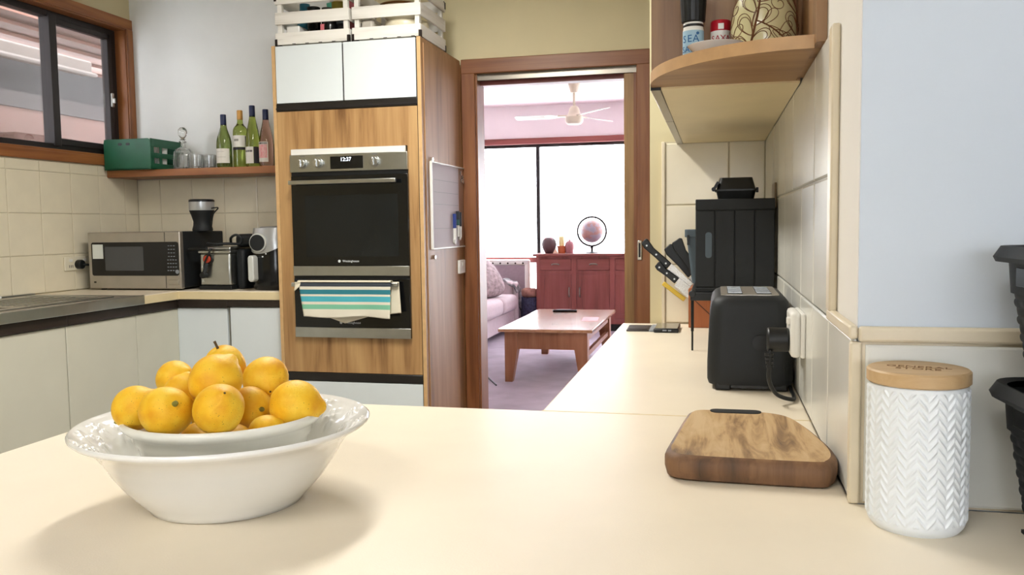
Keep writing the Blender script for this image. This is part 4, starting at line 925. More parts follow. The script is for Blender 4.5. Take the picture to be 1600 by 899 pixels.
AX = {'A': (-.7, -.3, -.55), 'B': (.75, -.5, .45), 'C': (.55, -.5, .65), 'D': (.3, .6, .7), 'E': (.9, -.1, .4), 'F': (-.15, -.35, .92), 'G': (.6, -.75, -.3), 'H': (.9, .3, -.1), 'I': (.85, -.5, .05), 'J': (.3, .2, .9), 'K': (.2, .9, .2), 'M': (.9, -.1, .1), 'N': (.6, -.5, .3), 'O': (0, 1, 0)}
def lemon_mesh(seed):
    rnd = random.Random(seed); ph = [rnd.uniform(0, 6.28) for _ in range(6)]
    def f(u, v):
        th = pi*v; a = 2*pi*u; z = cos(th); s = sin(th)
        rad = 1.0+.025*sin(2*a+ph[0])*s+.018*sin(3*a+ph[1]+2*z)*s
        zz = 1.03*z; r = s*.985*rad
        if z > .90: k = (z-.90)/.10; zz += .17*k*k*(3-2*k); r = r*(1-.18*k)
        if z < -.95: k = (-.95-z)/.05; zz += .06*k
        return (r*cos(a), r*sin(a), zz)
    return mesh_of('lemon', surf(f, 32, 25, closeu=True), 'lemon', 80)
LMS = [lemon_mesh(s) for s in range(4)]
for i, (k, (x, y, z, r)) in enumerate(LM.items()):
    o = bpy.data.objects.new('lemon', LMS[i % 4]); COL.objects.link(o); o.location = (x, y, z); o.scale = (r*.99,)*3
    d = Vector(AX[k]).normalized(); flip = k in 'ABFI'
    q = (-d if flip else d).to_track_quat('Z', 'Y'); o.rotation_mode = 'QUATERNION'; o.rotation_quaternion = q
    tag(o, LT[k], 'lemon', 'lemons piled in the white dish')
    ROOT[o.name] = (0, 0, 0)
    if k in 'ABI':
        obj('stem', lathe([(.001, -1.12), (.06, -1.13), (.10, -1.08), (.115, -.97), (.08, -.93), (.001, -.93)], 12), 'stem', o, local=True, smooth=50)
    if k == 'F': obj('stem', tube([(0, 0, -.95), (.02, 0, -1.15), (.08, .02, -1.35)], [.07, .06, .07], 8), 'stem_dark', o, local=True, smooth=50)
    if k in 'CGH': obj('tip', lathe([(.001, 1.20), (.05, 1.195), (.06, 1.17), (.001, 1.16)], 10), 'stem_dark', o, local=True)

# ---- cutting board
def board_outline(s=1.0, ex=0):
    pts = [(-.070, 1.235), (-.066, 1.205), (-.045, 1.190), (.02, 1.186), (.135, 1.184), (.155, 1.194), (.1655, 1.225), (.166, 1.27), (.158, 1.33), (.143, 1.41), (.122, 1.475), (.085, 1.502), (.02, 1.506), (-.025, 1.506), (-.042, 1.49), (-.050, 1.44), (-.062, 1.32)]
    P = smooth_path([(x, y, 0) for x, y in pts+[pts[0]]], 5)[:-1]
    cx, cy = .05, 1.345
    return [(cx+(x-cx)*(1+ex/.12), cy+(y-cy)*(1+ex/.16)) for x, y, _ in P]
t = thing('cutting_board', 'thick rustic wooden cutting board lying beside the tiled wall', 'cutting board', (.05, 1.34, ZB))
n = len(board_outline()); V = []; lay = ((0, -.010), (.004, -.003), (.016, .0), (.026, 0), (.033, -.003), (.0365, -.009))
for z, ex in lay: V += [(x, y, ZB+z) for x, y in board_outline(ex=ex)]
F = [tuple(reversed(range(n)))]+[(j*n+i, j*n+(i+1) % n, (j+1)*n+(i+1) % n, (j+1)*n+i) for j in range(len(lay)-1) for i in range(n)]
obj('bark_edge', (V, F), 'board_edge', t, smooth=40)
top = []
o_ = board_outline(ex=-.009)
cx, cy = .05, 1.345
V = []; rings = 10
for k in range(rings+1):
    s = 1-k/rings
    for x, y in o_:
        xx, yy = cx+(x-cx)*s, cy+(y-cy)*s; e = max(0, 1-s); V.append((xx, yy, ZB+.0365-.004*min(1, e*2.2)**1.5))
F = [(j*n+i, j*n+(i+1) % n, (j+1)*n+(i+1) % n, (j+1)*n+i) for j in range(rings) for i in range(n)]
obj('top_face', (V, F), 'board', t, smooth=80)
hp = rrect(.035, 1.493, .085, .026, .012)
obj('handle_slot', prism(hp, ZB+.0335, ZB+.0375), 'black_soft', t, label='dark handle slot at the back edge')

# ---- toaster
tx0, tx1, ty0, ty1 = -.016, .163, 1.865, 2.185
t = thing('toaster', 'black two-slice toaster end-on by the wall socket', 'toaster', (.073, 2.02, ZB))
def tsec(inset, z): return [(x, y, z) for x, y in rrect((tx0+tx1)/2, (ty0+ty1)/2, tx1-tx0-2*inset, ty1-ty0-2*inset, .030, 6)]
lay = [(.012, .008), (.003, .012), (0, .022), (.0, .06), (.004, .15), (.007, .178), (.010, .190), (.016, .198), (.024, .2025)]
V = []; 
for i_, z in lay: V += tsec(i_, ZB+z)
n = len(tsec(0, 0)); F = [tuple(reversed(range(n)))]+[(j*n+i, j*n+(i+1) % n, (j+1)*n+(i+1) % n, (j+1)*n+i) for j in range(len(lay)-1) for i in range(n)]+[tuple((len(lay)-1)*n+i for i in range(n))]
obj('shell', (V, F), 'black_soft', t, smooth=45)
obj('top_plate', prism(rrect(.0735, 2.025, .122, .25, .012), ZB+.2020, ZB+.2045), 'steel_soft', t)
for x in (.043, .104): obj('bread_slot', prism(rrect(x, 2.025, .032, .215, .006), ZB+.2040, ZB+.2052), 'black', t)
for x in (.043, .104):
    for k in range(6): obj('slot_wire', box(x-.015, x+.015, 1.94+k*.034, 1.943+k*.034, ZB+.205, ZB+.2065), 'steel', t)
for x in (tx0+.016, tx1-.016-.03):
    for y in (ty0+.004, ty1-.05): obj('foot', box(x, x+.034, y, y+.045, ZB, ZB+.018), 'black', t, bevel=.004)
obj('recess', box(tx0+.05, tx1-.05, ty0+.003, ty0+.02, ZB+.006, ZB+.026), 'black_gloss', t)
obj('cord_boss', cyl((.094, ty0-.001, 1.005), .017, .004, 'Y', 20), 'black', t)
# wall outlet + plug
t = thing('power_point', 'white wall power point beside the toaster', 'power point', (XR-.02, 1.76, 1.0))
obj('plate', box(XR-.016, XR-.007, 1.69, 1.83, 1.000, 1.085), 'white_pl', t, bevel=.003)
obj('socket_block', box(XR-.034, XR-.015, 1.695, 1.80, 1.000, 1.088), 'white_pl', t, bevel=.007)
obj('rocker', box(XR-.040, XR-.033, 1.71, 1.73, 1.062, 1.076), 'white_pl', t, bevel=.002)
t = thing('power_plug', 'black plug with a hanging cord in the socket beside the toaster', 'plug', (XR-.05, 1.75, 1.03))
obj('plug_body', cyl((XR-.076, 1.735, 1.030), .024, .042, 'X', 20), 'black', t, bevel=.004)
for k in range(4): obj('strain_ring', lathe([(.0085-.0006*k, 0), (.0085-.0006*k, .005)], 12, (XR-.072+.0005*k, 1.722, 1.000-k*.008)), 'black', t)
obj('cord', tube(smooth_path([(XR-.07, 1.725, 1.01), (XR-.071, 1.720, .985), (XR-.071, 1.725, .95), (XR-.055, 1.74, .92), (XR-.025, 1.76, .907), (XR-.018, 1.80, .906), (XR-.018, 1.86, .906), (XR-.016, 1.95, .906)]), .0042), 'black', t, smooth=60)
obj('wall_plate', box(XR-.012, XR-.007, 2.53, 2.66, 1.300, 1.372), 'brown_plate', bevel=.002, label='brown plastic plate on the tiled wall behind the black box', cat='plate')

# ---- riser with black box, small case and grey basket
ry0, ry1, rx0, rx1, rz = 2.445, 2.86, -.068, .16, 1.066
t = thing('shelf_riser', 'thin black wire-legged riser behind the toaster', 'riser', (.05, 2.6, ZB))
obj('deck', box(rx0, rx1, ry0, ry1, rz-.024, rz), 'black', t, bevel=.003)
for x in (rx0+.004, rx1-.008):
    for y in (ry0+.005, ry1-.01):
        if y > 2.7 and x < 0: x = -.01
        obj('leg', join(cyl((x+.002, y+.002, ZB), .0028, .06, n=8), cyl((x+.002, y+.002, ZB+.055), .0042, rz-.02-ZB-.055, n=8)), 'black', t)
obj('foot_loop', swap(lathe([(.008, 0), (.010, .002), (.008, .004)], 14, (rx0+.006, rz-.004, ry0-.004)), 'XZY'), 'black', t)
t = thing('storage_crate', 'square black plastic folding crate standing on the riser', 'crate', (.055, 2.6, rz))
bx0, bx1, by0, by1, bz0, bz1 = -.054, .160, 2.452, 2.80, rz, 1.326
obj('box_body', box(bx0, bx1, by0+.006, by1, bz0, bz1), 'black_soft', t, bevel=.005)
obj('top_rail', box(bx0, bx1, by0, by0+.008, bz1-.030, bz1), 'black_soft', t, bevel=.002); obj('bottom_rail', box(bx0, bx1, by0, by0+.008, bz0, bz0+.012), 'black_soft', t, bevel=.002)
for k in range(4):
    w = (bx1-bx0)/4; obj('front_rib_panel', box(bx0+k*w+.0015, bx0+(k+1)*w-.0015, by0+.001, by0+.007, bz0+.014, bz1-.032), 'black_soft', t, bevel=.0015)
obj('grip_slot', swap(prism(rrect(-.018, 1.198, .018, .072, .008), by0-.0005, by0+.003), 'XZY'), 'dark_grey', t, label='grey oval grip slot')
t = thing('black_case', 'small black clip case on top of the square black crate', 'case', (.055, 2.56, bz1))
def frus(cx, cy, z0, z1, w0, d0, w1, d1, r=.012):
    a = rrect(cx, cy, w0, d0, r); b = rrect(cx, cy, w1, d1, r); n = len(a)
    return [(x, y, z0) for x, y in a]+[(x, y, z1) for x, y in b], [tuple(reversed(range(n))), tuple(range(n, 2*n))]+[(i, (i+1) % n, n+(i+1) % n, n+i) for i in range(n)]
obj('lower_shell', frus(.057, 2.56, bz1, bz1+.026, .098, .085, .110, .098), 'black', t, smooth=40)
obj('upper_shell', frus(.057, 2.56, bz1+.026, bz1+.062, .110, .098, .090, .078), 'black', t, smooth=40)
obj('rim_flange', prism(rrect(.057, 2.56, .118, .104, .012), bz1+.024, bz1+.029), 'black', t)
obj('hinge', join(cyl((-.005, 2.515, bz1+.030), .006, .03, 'Y', 10), bar((-.004, 2.52, bz1+.03), (.008, 2.52, bz1+.05), .02, .008)), 'black', t)
obj('clip', box(.113, .120, 2.55, 2.57, bz1+.020, bz1+.034), 'black', t)
t = thing('plastic_basket', 'grey plastic bin standing behind the left side of the black crate', 'basket', (-.02, 2.83, rz))
obj('tub', frus(-.030, 2.835, rz, 1.235, .085, .05, .125, .055, .012), 'dark_grey', t, smooth=40)
obj('rim', prism(rrect(-.030, 2.835, .132, .06, .012), 1.215, 1.240), 'dark_grey', t, bevel=.002)
obj('slot', join(box(-.088, -.081, 2.803, 2.806, 1.19, 1.222)), 'black', t)

# ---- knife block
t = thing('knife_block', 'slanted brown wooden knife block behind the riser', 'knife block', (-.03, 3.02, ZB))
obj('block', swap(prism([(-.089, ZB), (.03, ZB), (.03, 1.02), (-.012, 1.09), (-.089, 1.035)], 2.985, 3.085), 'XZY'), 'block', t, bevel=.003)
obj('block_seam', swap(prism([(-.086, 1.012), (.03, .90), (.03, .903), (-.086, 1.015)], 2.9838, 2.986), 'XZY'), 'dark_rail', t)
def knife(label, a, b, w, y, blade=.06, hmat='black', rivets=True):
    A = Vector((a[0], y, a[1])); B = Vector((b[0], y, b[1])); d = (B-A).normalized(); up = Vector((d.z, 0, -d.x))
    k = thing('kitchen_knife', label, 'knife', tuple(B), group='knives in the knife block')
    L = (B-A).length; P = [(0, -w*.55), (.006, -w*.75), (L*.35, -w*.42), (L*.8, -w*.5), (L, -w*.5), (L, w*.5), (L*.6, w*.42), (L*.15, w*.5), (0, w*.3)]
    V = [tuple(A+d*p+up*q+Vector((0, s*.008, 0))) for s in (-1, 1) for p, q in P]; n = len(P)
    obj('handle', (V, [tuple(range(n)), tuple(range(2*n-1, n-1, -1))]+[(i, (i+1) % n, n+(i+1) % n, n+i) for i in range(n)]), hmat, k, bevel=.003)
    if blade:
        V = [tuple(B+d*p+up*q+Vector((0, s*.001, 0))) for s in (-1, 1) for p, q in ((0, -w*.5), (blade, -w*.5), (blade, w*.95), (.004, w*.8))]
        obj('blade', (V, [(0, 1, 2, 3), (7, 6, 5, 4)]+[(i, (i+1) % 4, 4+(i+1) % 4, 4+i) for i in range(4)]), 'blade', k)
    if rivets:
        for f in (.16, .52, .88): c = A+d*L*f; obj('rivet', cyl((c.x, y-.0095, c.z), .0032, .004, 'Y', 10), 'steel', k)
knife('black riveted knife reaching highest and farthest left in the block', (-.246, 1.198), (-.155, 1.112), .025, 3.0, .10)
knife('short black riveted knife with a broad blade below the longest one', (-.199, 1.118), (-.128, 1.062), .025, 2.992, .075)
knife('thick black knife handle rising steeply beside the grey bin', (-.138, 1.198), (-.062, 1.085), .036, 3.03, .03, rivets=False)
knife('thick black knife handle between the two other black handles', (-.168, 1.176), (-.08, 1.08), .032, 3.05, .03, rivets=False)
obj('peeler_blade', rot(box(-.170, -.075, 3.00, 3.006, 1.040, 1.056), Matrix.Rotation(radians(38), 3, 'Y'), (-.165, 3, 1.06)), 'yellow', bevel=.003, label='yellow plastic handle leaning out below the knives', cat='utensil')

# ---- phone
t = thing('phone_case', 'open dark phone wallet case with a phone on the narrow worktop', 'phone', (-.2, 2.92, ZB))
obj('flap', rot(box(-.292, -.212, 2.86, 3.01, ZB, ZB+.005), Matrix.Rotation(.03, 3, 'Z'), (-.25, 2.93, 0)), 'leather', t, bevel=.002)
obj('card_pocket', box(-.285, -.222, 2.88, 2.96, ZB+.005, ZB+.007), 'leather', t, bevel=.001)
obj('spine', box(-.214, -.196, 2.855, 3.01, ZB, ZB+.007), 'mark', t, bevel=.002)
obj('phone_body', box(-.198, -.116, 2.835, 2.995, ZB, ZB+.014), 'black', t, bevel=.004)
obj('screen', box(-.194, -.120, 2.842, 2.99, ZB+.0138, ZB+.0146), 'screen_off', t)
obj('side_key', join(box(-.168, -.155, 2.832, 2.836, ZB+.006, ZB+.010), box(-.150, -.140, 2.832, 2.836, ZB+.006, ZB+.010)), 'mark', t)

# ---- canister
kx, ky = .232, 1.072
t = thing('storage_canister', 'white chevron-textured ceramic canister with a wooden lid', 'canister', (kx, ky, ZB))
CR, CH = .0550, .170
def can(u, v):
    a = 2*pi*u; z = CH*v; nst = 16
    s = (u*nst) % 1; zig = abs(s*2-1)
    ph = (z/.0112+zig*1.15) % 1
    rel = .0020*max(0, sin(2*pi*ph))**.7 if .012 < z < CH-.004 else 0
    rel *= min(1, 5*min(s, 1-s)+.25)*min(1, 8*abs(s-.5)+.3)
    r = CR-.0015+rel
    if z < .012: r -= .006*(1-z/.012)**2
    return (r*cos(a), r*sin(a), z)
obj('body', surf(can, 528, 190, closeu=True), 'ceramic_matt', t, local=True, smooth=180)
obj('base', lathe([(.001, 0), (.047, 0), (.0482, .002), (.001, .003)], 48), 'bamboo', t, local=True, smooth=40)
obj('neck', lathe([(CR-.002, CH-.004), (CR-.003, CH+.002), (.001, CH+.002)], 48), 'ceramic_matt', t, local=True)
lid = obj('lid', lathe([(.001, CH+.001), (CR-.001, CH+.001), (CR+.0012, CH+.003), (CR+.0012, CH+.0155), (CR-.001, CH+.0175), (.001, CH+.0175)], 64), 'bamboo', t, local=True, smooth=40)
a_ = radians(-14)
for s_, off in (('GENERAL', .006), ('STORE', -.009)):
    m4 = Matrix.Translation((0, 0, CH+.0176)) @ Matrix.Rotation(a_, 4, 'Z') @ Matrix.Translation((0, off, 0))
    text('engraving', s_, .0165, 'engrave', lid, m4, .0001, local=True)

# ---- black woven bins
def bin_(label, cx, cy, z0, w, d, h, rzv):
    t = thing('woven_bin', label, 'bin', (cx, cy, z0), rzv, group='stacked black woven bins')
    def f(u, v):
        z = h*.72*v; k = .80+.14*v
        P = rr_pt(u, w*k, d*k, .035); a = u*2*pi
        rows = 13; b = .0022*abs(sin(pi*rows*v))**.6*(.6+.4*sin(pi*46*u+pi*int(rows*v)))
        n = Vector((P[0]/(w/2), P[1]/(d/2))).normalized(); return (P[0]+n.x*b, P[1]+n.y*b, z)
    obj('woven_body', surf(f, 368, 92, closeu=True), 'black_soft', t, local=True, smooth=50)
    pts = [(.962, .70), (.966, .76), (.985, .94)]
    obj('upper_band', surf(lambda u, v: (*rr_pt(u, w*(.962+.023*v), d*(.962+.023*v), .035), h*(.70+.24*v)), 80, 4, closeu=True), 'black_soft', t, local=True, smooth=50)
    obj('rim', surf(lambda u, v: (*rr_pt(u, w*RIM[int(round(v*4))][0]+RIM[int(round(v*4))][2], d*RIM[int(round(v*4))][0]+RIM[int(round(v*4))][2], .038), h*RIM[int(round(v*4))][1]), 80, 5, closeu=True), 'black_soft', t, local=True, smooth=40)
    obj('floor', box(-w*.39, w*.39, -d*.39, d*.39, 0, .004), 'black_soft', t, local=True)
    for s in (-1, 1): obj('handle_hole', box(-w*.22, w*.22, s*d*.487-.0015, s*d*.487+.0015, h*.75, h*.87), 'black_gloss', t, local=True, bevel=.0012)
    for s in (-1, 1): obj('handle_hole', box(s*w*.487-.0015, s*w*.487+.0015, -d*.22, d*.22, h*.75, h*.87), 'black_gloss', t, local=True, bevel=.0012)
    return t
def rr_pt(u, w, d, r):
    P = rrect(0, 0, w, d, r, 6); n = len(P); L = [0]
    for i in range(n): L.append(L[-1]+math.dist(P[i], P[(i+1) % n]))
    s = u*L[-1]
    for i in range(n):
        if s <= L[i+1]+1e-9:
            f = (s-L[i])/max(1e-9, L[i+1]-L[i]); a, b = P[i], P[(i+1) % n]; return (a[0]+(b[0]-a[0])*f, a[1]+(b[1]-a[1])*f)
    return P[0]
RIM = [(1.0, .93, 0), (1.0, .90, .018), (1.0, .93, .022), (1.0, 1.0, .010), (1.0, .985, -.006)]
bin_('lower black woven bin at the right picture edge beside the canister', .446, .995, ZB, .250, .20, .176, radians(4))
bin_('upper black woven bin stacked on the other at the right picture edge', .445, .995, ZB+.154, .250, .20, .176, radians(2))

# ================================================================= LIVING ROOM
t = thing('coffee_table', 'low brown wooden coffee table in the living room', 'table', (-1.3, 7.4, 0))
tx0, tx1, ty0, ty1 = -1.69, -.93, 6.57, 8.20
obj('tabletop', box(tx0, tx1, ty0, ty1, .412, .437), 'table_top', t, bevel=.004)
obj('apron', join(box(tx0+.11, tx1-.11, ty0+.06, ty0+.08, .27, .412), box(tx0+.11, tx1-.11, ty1-.08, ty1-.06, .27, .412), box(tx0+.06, tx0+.08, ty0+.11, ty1-.11, .27, .412), box(tx1-.08, tx1-.06, ty0+.11, ty1-.11, .33, .412)), 'table_wood', t)
def leg(x, y, sx, sy):
    a = .105; b = .06; q = [(0, 0), (sx*a, 0), (sx*a, sy*a), (0, sy*a)]; p = [(0, 0), (sx*b, 0), (sx*b, sy*b), (0, sy*b)]
    V = [(x+i, y+j, .004) for i, j in p]+[(x+i, y+j, .28) for i, j in q]+[(x+i, y+j, .412) for i, j in q]
    return V, [(3, 2, 1, 0), (8, 9, 10, 11)]+[(k*4+i, k*4+(i+1) % 4, k*4+4+(i+1) % 4, k*4+4+i) for k in (0, 1) for i in range(4)]
for x, sx in ((tx0+.045, 1), (tx1-.045, -1)):
    for y, sy in ((ty0+.04, 1), (ty1-.04, -1)): obj('leg', leg(x, y, sx, sy), 'table_wood', t)
obj('lower_rail', box(tx1-.09, tx1-.06, ty0+.14, ty1-.14, .20, .24), 'table_wood', t)
t = thing('remote_control', 'black remote control lying on the coffee table', 'remote', (-1.37, 7.95, .437))
obj('case', rot(box(-1.50, -1.27, 7.92, 7.98, .437, .458), Matrix.Rotation(.12, 3, 'Z'), (-1.38, 7.95, 0)), 'black_gloss', t, bevel=.008)
obj('buttons', rot(box(-1.46, -1.33, 7.94, 7.96, .458, .460), Matrix.Rotation(.12, 3, 'Z'), (-1.38, 7.95, 0)), 'mark', t)
obj('pink_patch', rot(box(-1.12, -.98, 7.2, 7.5, .437, .4385), Matrix.Rotation(.1, 3, 'Z'), (-1.05, 7.3, 0)), 'coral', label='flat pink patch on the right side of the coffee table', cat='card')  # thin pink patch laid on the tabletop
# sofa
t = thing('sofa', 'pale lilac fabric sofa along the left of the living room', 'sofa', (-2.8, 9.0, 0))
sx0, sx1, sy0, sy1 = -3.30, -2.30, 7.35, 9.95
obj('base', box(sx0, sx1-.02, sy0, sy1, .07, .27), 'fabric', t, bevel=.02)
obj('backrest', box(sx0, sx0+.22, sy0, sy1, .27, .78), 'fabric', t, bevel=.06, seg=3)
for a, b in ((7.56, 8.30), (8.31, 9.10), (9.11, 9.78)): obj('seat_cushion', box(sx0+.2, sx1+.04, a, b, .27, .455), 'fabric', t, bevel=.06, seg=4)
for a, b in ((7.56, 8.30), (8.31, 9.10), (9.11, 9.78)): obj('back_cushion', box(sx0+.2, sx0+.38, a, b, .45, .80), 'fabric', t, bevel=.06, seg=4)
for a, b in ((sy0, sy0+.2), (sy1-.17, sy1)):
    ar = obj('arm', box(sx0+.1, sx1-.03, a, b, .07, .60), 'fabric', t, bevel=.05, seg=4); obj('arm_front', box(sx1-.04, sx1+.01, a+.02, b-.01, .07, .585), 'fabric', ar, bevel=.02)
for x in (sx0+.08, sx1-.1):
    for y in (sy0+.08, sy1-.1): obj('foot', cyl((x, y, .004), .025, .07, n=12), 'black', t)
def pillow(w, h, d):
    def f(u, v):
        a = 2*pi*u; b = pi*(v-.5); p = .6
        sg = lambda q, e: math.copysign(abs(q)**e, q)
        return (w*sg(cos(a), p)*cos(b)**.8, d*sin(b), h*sg(sin(a), p)*cos(b)**.8)
    return surf(f, 40, 20, closeu=True)
g = pillow(.27, .25, .12); g = rot(g, Matrix.Rotation(radians(62), 3, 'Z') @ Matrix.Rotation(radians(-38), 3, 'X')); obj('fluffy_cushion', mv(g, (-2.56, 9.28, .67)), 'fur', smooth=80, label='fluffy mauve cushion lying on the sofa seat', cat='cushion')
def throwf(u, v):
    x = -2.72+.46*u; y = 9.76+.24*v; z = .612+.035*sin(5*u+2*v)*sin(3*v+1)+.02*sin(13*u)
    if v > .75: z -= (v-.75)*1.1
    if u > .9: z -= (u-.9)*1.2
    return (x, y, z)
th = obj('throw_blanket', surf(throwf, 30, 20), 'throw', smooth=80, label='crumpled dark and white throw over the far sofa arm', cat='blanket'); s_ = th.modifiers.new('thick', 'SOLIDIFY'); s_.thickness = .02
t = thing('studded_headboard', 'white padded panel with a row of dark studs behind the sofa', 'panel', (-2.6, 10.2, 0))
obj('panel', box(-3.2, -2.22, 10.16, 10.22, .004, .79), 'fabric_dark', t, bevel=.02)
obj('frame', join(box(-3.2, -2.20, 10.145, 10.225, .775, .845), box(-2.265, -2.20, 10.145, 10.225, .004, .80)), 'white_pl', t, bevel=.02)
for k in range(9): obj('stud', cyl((-2.28-k*.095, 10.14, .80), .011, .01, 'Y', 10), 'iron', t)
t = thing('laundry_basket', 'navy patterned basket on the floor beside the sideboard', 'basket', (-2.19, 10.03, 0))
obj('tub', lathe([(.001, .004), (.085, .004), (.10, .05), (.105, .40), (.098, .40), (.001, .39)], 28, (-2.185, 10.03, 0)), 'basket_blue', t, smooth=40)
obj('folded_blanket', mv(pillow(.10, .06, .09), (-2.175, 10.02, .45)), 'brown_fur', smooth=80, label='reddish brown blanket piled on the navy basket', cat='blanket')
obj('floor_cable', tube(smooth_path([(-2.3, 7.85, .012), (-2.04, 7.25, .010), (-1.85, 6.8, .010), (-1.67, 6.42, .010)]), .006), 'black', smooth=60, label='thin black cable on the carpet near the doorway', cat='cable')
# sideboard
bx0, bx1, by0, by1, bt = -2.075, -.30, 9.95, 10.28, .92
t = thing('sideboard', 'red-brown wooden sideboard with drawers and doors under the window', 'sideboard', ((bx0+bx1)/2, 10.1, 0))
obj('top', box(bx0-.035, bx1+.035, by0-.035, by1, bt-.03, bt), 'red_wood_x', t, bevel=.006)
obj('body', box(bx0, bx1, by0+.012, by1, .09, bt-.03), 'red_wood', t)
obj('plinth', box(bx0+.03, bx1-.03, by0+.03, by1, .004, .09), 'black_soft', t)
st = [bx0, -1.622, -1.170, -.72, bx1]
obj('front_frame', join(*[box(a-(.028 if i else -.0), a+(.028 if i < 4 else .0)+(.02 if i == 0 else 0), by0-.001, by0+.0115, .09, bt-.0305) for i, a in enumerate(st)], box(bx0, bx1, by0, by0+.012, bt-.055, bt-.03), box(bx0, bx1, by0, by0+.012, .68, .715), box(bx0, bx1, by0, by0+.012, .09, .15)), 'red_wood', t)
for i in range(4):
    a, b = st[i]+.045, st[i+1]-.032
    dr = obj('drawer', box(a, b, by0+.004, by0+.02, .722, .858), 'red_wood_x', t, bevel=.004); c = (a+b)/2
    obj('handle', tube(smooth_path([(c-.045, by0-.002, .79), (c-.03, by0-.018, .798), (c, by0-.02, .80), (c+.03, by0-.018, .798), (c+.045, by0-.002, .79)], 4), .008, 8), 'alu', dr, smooth=60)
    do = obj('door', join(box(a, a+.05, by0+.002, by0+.02, .155, .675), box(b-.05, b, by0+.002, by0+.02, .155, .675), box(a+.05, b-.05, by0+.002, by0+.02, .155, .205), box(a+.05, b-.05, by0+.002, by0+.02, .62, .675)), 'red_wood', t)
    obj('door_panel', box(a+.0502, b-.0502, by0+.008, by0+.018, .2052, .6198), 'red_wood', do)
    hxp = (b-.025) if i % 2 == 0 else (a+.025)
    obj('handle', tube(smooth_path([(hxp, by0+.002, .41), (hxp, by0-.018, .43), (hxp, by0-.02, .465), (hxp, by0-.018, .50), (hxp, by0+.002, .52)], 4), .008, 8), 'alu', do, smooth=60)
t = thing('ribbed_pot', 'round dark brown pot on the left of the sideboard', 'pot', (-1.945, 10.10, bt))
obj('body', facet(lathe([(.001, 0), (.045, 0), (.052, .006), (.082, .07), (.088, .115), (.078, .16), (.055, .185), (.030, .195), (.001, .195)], 40), 9, .03, .01, .16), 'vase_brown', t, local=True, smooth=50)
for a in (-2.1, -1.0): obj('eyelet', tube([(.055*cos(a)+.022*cos(k/12*6.283)*-sin(a), .075*sin(a)*.8-.0, .165+.016*sin(k/12*6.283)) for k in range(13)], .005, 6), 'candle_p', t, local=True, smooth=60)
t = thing('candle', 'orange glass candle with a pale yellow top on the sideboard', 'candle', (-1.795, 10.12, bt))
obj('holder', lathe([(.001, 0), (.045, 0), (.055, .09), (.05, .09), (.001, .085)], 28), 'candle_o', t, local=True, smooth=40); obj('wax', lathe([(.032, .085), (.032, .20), (.02, .205), (.001, .205)], 24), 'candle_y', t, local=True, smooth=40)
obj('pink_pot', facet(lathe([(.001, 0), (.045, 0), (.05, .01), (.046, .035), (.052, .05), (.054, .09), (.048, .12), (.03, .145), (.012, .15), (.012, .165), (.001, .165)], 36, (0, 0, 0)), 12, .04, .01, .13), 'candle_p', smooth=50, label='small ribbed pink pot beside the orange candle', cat='pot').location = (-1.700, 10.12, bt)
obj('small_card', ([(-1.885, 10.02, bt), (-1.825, 10.02, bt), (-1.855, 10.035, bt+.07), (-1.885, 10.06, bt), (-1.825, 10.06, bt)], [(0, 1, 2), (4, 3, 2), (0, 2, 3), (1, 4, 2), (0, 3, 4, 1)]), 'card_small', label='small folded card standing before the orange candle', cat='card')
gc = (-1.428, 10.11, 1.178)
t = thing('desk_globe', 'grey and pink desk globe in a dark ring stand on the sideboard', 'globe', (gc[0], gc[1], bt))
obj('sphere', lathe([(max(.001, .135*sin(pi*k/24)), -.135*cos(pi*k/24)) for k in range(25)], 40, gc), 'globe', t, smooth=80)
obj('meridian_ring', tube([(gc[0]+.172*cos(2*pi*k/48), gc[1], gc[2]+.172*sin(2*pi*k/48)) for k in range(49)], .0115, 8), 'iron', t, smooth=60)
obj('axis_pin', join(tube([(gc[0]-.07, gc[1], gc[2]+.157), (gc[0]-.058, gc[1], gc[2]+.12)], .005), tube([(gc[0]+.07, gc[1], gc[2]-.157), (gc[0]+.058, gc[1], gc[2]-.12)], .005)), 'chrome', t)
obj('stand', lathe([(.001, 0), (.075, 0), (.075, .008), (.03, .018), (.014, .025), (.014, .05), (.02, .07), (.02, .082), (.001, .09)], 32, (gc[0], gc[1], bt)), 'black', t, smooth=40)
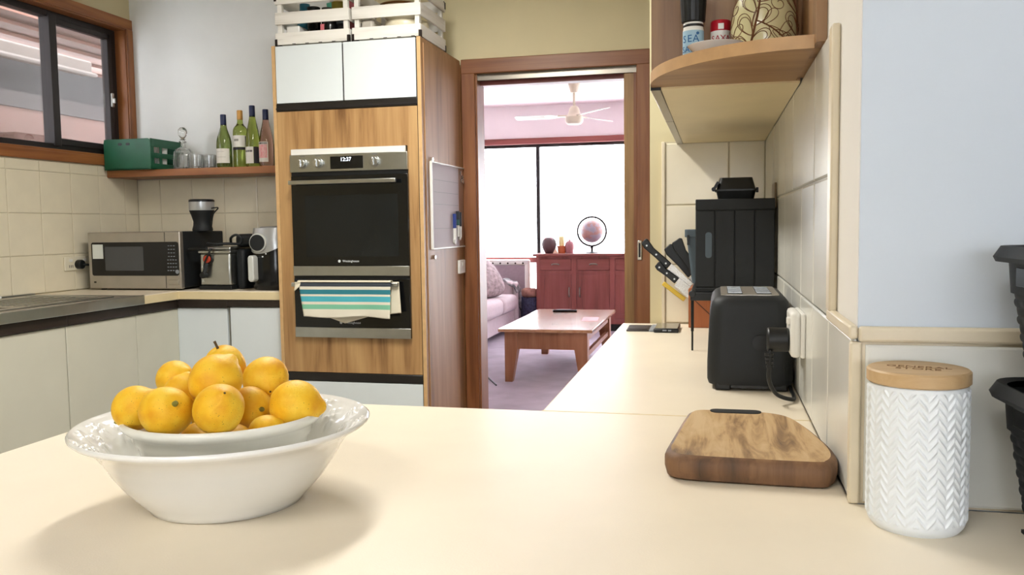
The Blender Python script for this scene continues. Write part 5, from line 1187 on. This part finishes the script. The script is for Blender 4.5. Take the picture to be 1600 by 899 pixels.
# ceiling fan
fx, fy = -1.425, 8.85
t = thing('ceiling_fan', 'white ceiling fan with cane-panel blades in the living room', 'fan', (fx, fy, 2.30))
obj('canopy', lathe([(.035, 2.62), (.055, 2.68), (.065, CE), (.001, CE)], 28, (fx, fy, 0)), 'cream_pl', t, smooth=40)
obj('rod', cyl((fx, fy, 2.47), .014, .16, n=14), 'cream_pl', t)
obj('motor', lathe([(.001, 2.298), (.07, 2.30), (.085, 2.315), (.092, 2.33), (.092, 2.375), (.075, 2.39), (.06, 2.42), (.05, 2.46), (.03, 2.485), (.001, 2.49)], 36, (fx, fy, 0)), 'cream_pl', t, smooth=40)
for k, an in enumerate((-52, 62, 180)):
    R_ = Matrix.Rotation(radians(an), 3, 'Z') @ Matrix.Rotation(radians(11), 3, 'X')
    def B(g): return mv(rot(g, R_), (fx, fy, 2.385))
    bl = obj('blade', B(prism([(.17, -.035), (.24, -.06), (.60, -.068), (.625, -.05), (.625, .05), (.60, .068), (.24, .06), (.17, .035)], -.004, .004)), 'white_pl', t, bevel=.002)
    obj('cane_insert', B(prism(rrect(.44, 0, .26, .075, .01), -.0055, .0055)), 'brown_plate', bl)
    obj('blade_arm', B(box(.07, .20, -.018, .018, -.008, .008)), 'cream_pl', bl, bevel=.003)
obj('ceiling_vent', box(-2.75, -2.3, 8.3, 8.7, CE-.012, CE-.001), 'white_pl', bevel=.003, label='flat white ceiling vent left of the ceiling fan', cat='vent')

# ---- tube lights on the kitchen ceiling (out of view, the second added as fill; they hold the lamps at the top of this script)
for (x, y, a, b), lb in zip(((-1.15, 2.55, .14, .66), (-.9, -.7, .66, .14)), ('white tube light on the kitchen ceiling before the oven', 'added white tube light, unseen on the ceiling behind the camera')):
    t = thing('ceiling_light', lb, 'light', (x, y, 2.64))
    obj('housing', box(x-a, x+a, y-b, y+b, 2.66, CE-.001), 'white_pl', t, bevel=.01)
    obj('tube', (tube([(x, y-b+.04, 2.645), (x, y+b-.04, 2.645)], .013, 12) if b > a else tube([(x-a+.04, y, 2.645), (x+a-.04, y, 2.645)], .013, 12)), 'tube_on', t, smooth=60)
